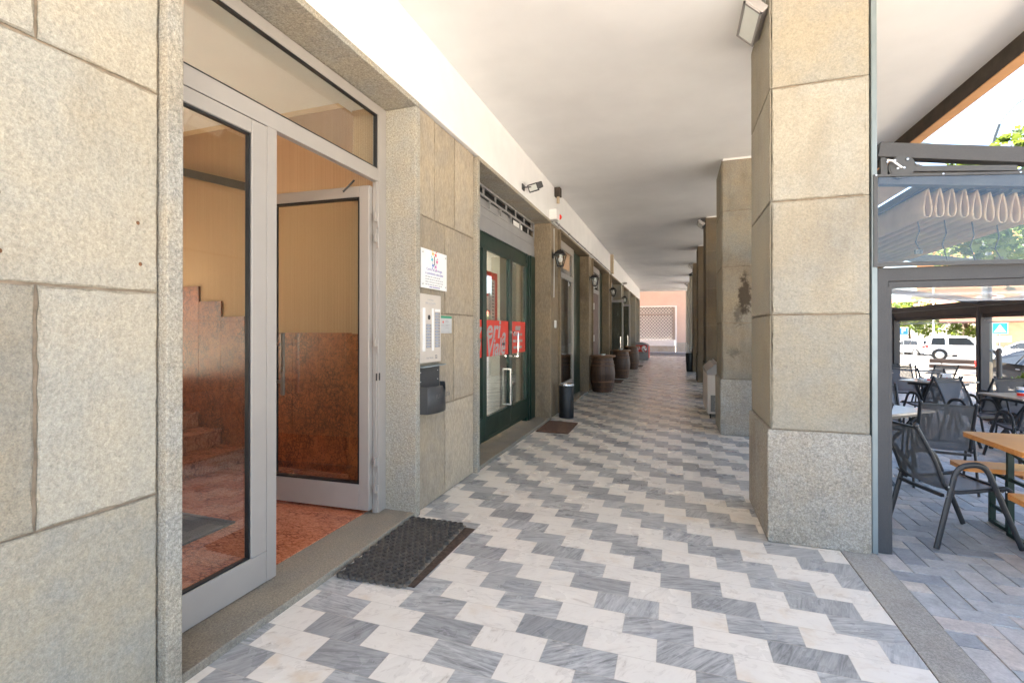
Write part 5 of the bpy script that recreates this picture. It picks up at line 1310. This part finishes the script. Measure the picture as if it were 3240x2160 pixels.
# =====================  FAR BUILDINGS =====================
def house(name, l, cx_, cy_, rz, w, d, h, zg, mat, wins, roofm=None, shut=None):
    t = thing(name, l, 'building', (cx_,cy_,zg)); Mx = Matrix.Translation((cx_,cy_,zg)) @ Matrix.Rotation(R(rz), 4, 'Z')
    b = MB(); b.box(-w/2,w/2,0,d,0,h,M=Mx); b.build('wall', mat, t)
    if roofm:
        b = MB(); b.prism([Mx @ Vector(p) for p in ((-w/2-.5,-.6,h),(-w/2-.5,d/2,h+2.2),(-w/2-.5,d+.6,h),(-w/2-.5,d+.6,h-.15),(-w/2-.5,-.6,h-.15))], Mx.to_3x3() @ Vector((w+1,0,0))); b.build('roof', roofm, t)
    for (x, z, ww, hh) in wins:
        b = MB(); b.box(x-ww/2-.1,x+ww/2+.1,-.05,-.001,z-hh/2-.1,z+hh/2+.1,M=Mx); wd2 = b.build('window', M['wallwhite'], t); b = MB(); b.box(x-ww/2,x+ww/2,-.06,-.051,z-hh/2,z+hh/2,M=Mx); b.build('pane', M['carglass'], wd2)
        if shut:
            b = MB()
            for s in (-1, 1): b.box(x+s*(ww*.5+.32)-.27,x+s*(ww*.5+.32)+.27,-.10,-.0505,z-hh/2,z+hh/2,M=Mx)
            b.build('shutters', shut, wd2)
    return t, Mx
W1 = [(x, z, 1.1, 1.9) for z in (5.5,9.2,12.8,16.2) for x in (-9,-5.4,-1.8,1.8,5.4,9)]
house('apartment_house', 'orange rendered house with shutters, glimpsed through the clear sheet', 40.5, 70, -20, 24, 10, 18.5, -.7, M['orange'], W1, M['roof'], M['wallwhite'])
house('white_house', 'bleached white boarded house behind the white cars', 25.5, 67.5, -22, 16, 8, 3.9, -.7, M['wallwhite'], [(-6.2,1.3,.9,2.2),(-4.4,1.3,.9,2.2)], M['roof'])
t, Mx = house('corner_shop', 'brown clad corner shop with notices in its window at the picture edge', 33.0, 52.0, -24, 12, 8, 4.2, -.7, M['cladb'], [(2.6,1.75,3.2,2.5)])
b = MB()
for i in range(4):
    for j in range(4): b.box(1.3+i*.75,1.85+i*.75,-.068,-.0605,.9+j*.55,1.28+j*.55,M=Mx)
b.build('notices', M['paper'], t)
b = MB(); b.box(.35,.75,-.09,-.02,.1,3.2,M=Mx); b.build('door_post', M['tan'], t)
b = MB(); b.prism([Mx @ Vector(p) for p in ((-10,-1.2,3.1),(-10,3,4.4),(-10,3,4.2),(-10,-1.2,2.95))], Mx.to_3x3() @ Vector((8,0,0))); b.build('lean_to_roof', M['roof'], t)

# pink house at the end of the arcade, its shop window shut by a roller grille
t = thing('pink_house', 'salmon pink rendered house with a closed roller grille beyond the arcade end', 'building', (-3, 34.5, 0))
pw = MB(); y0 = 34.5
for x0, x1, z0, z1 in ((-14,-3.6,.75,9),(.06,4.2,.75,9),(-3.6,.06,3.19,9),(-3.6,.06,.30,.52)): pw.box(x0,x1,y0,y0+.5,z0,z1 if z1 != 9 else 19)  # unseen upper wall raised so its shadow covers the side street
pw.build('wall', M['pink'], t)
MB().box(-14,-3.62,y0-.04,y0+.3,.0,.75).build('plinth', M['stone_base'], t); b = MB(); b.box(.08,4.2,y0-.04,y0+.3,.10,.75); b.box(-3.6,.06,y0-.03,y0+.3,.10,.50); b.build('plinth', M['stone_base'], t)
b = MB()
for a in ((-3.72,.16,3.17,3.27),(-3.72,-3.6,.52,3.17),(.04,.16,.45,3.17)): b.box(a[0],a[1],y0-.045,y0-.002,a[2],a[3])
b.build('window_surround', M['white'], t)
MB().box(-3.59,.03,y0-.03,y0+.12,.50,.92).build('sill_panel', M['white'], t, bevel=.01)
b = MB(); b.box(-3.6,-3.35,y0+.0,y0+.1,.9,3.17); b.box(-.12,.04,y0+.0,y0+.1,.9,3.17); b.box(-3.35,-.12,y0+.01,y0+.09,2.62,2.70); b.build('window_frame', M['alu'], t)
MB().box(-3.6,.06,y0+.24,y0+.26,.9,3.19).build('shop_glass', plain('pale_blind', (.30,.31,.315), .5, 0, .06, 3), t)
gm = MB(); r_ = .009; st_ = .21
for s in (-1, 1):
    x = -3.4 - 2.4
    while x < 2.2:
        z0, z1 = .93, 3.16; xa, xb = x, x + s*(z1-z0)*.9
        pts = [(xa, z0), (xb, z1)]
        lo, hi = -3.35, -.12
        # clip to the opening
        def at(xx): return z0 + (xx-xa)/(xb-xa)*(z1-z0)
        pa, pb = [xa, z0], [xb, z1]
        for P in (pa, pb):
            if P[0] < lo: P[0] = lo; P[1] = at(lo)
            if P[0] > hi: P[0] = hi; P[1] = at(hi)
        if abs(pa[0]-pb[0]) > .02: gm.bar((pa[0],y0+.06+s*.004,pa[1]),(pb[0],y0+.06+s*.004,pb[1]),.02,.034)
        x += st_
gm.build('roller_grille', M['white'], t)
b = MB(); b.box(-14,4.2,y0-.12,y0-.001,.62,.0+.68);
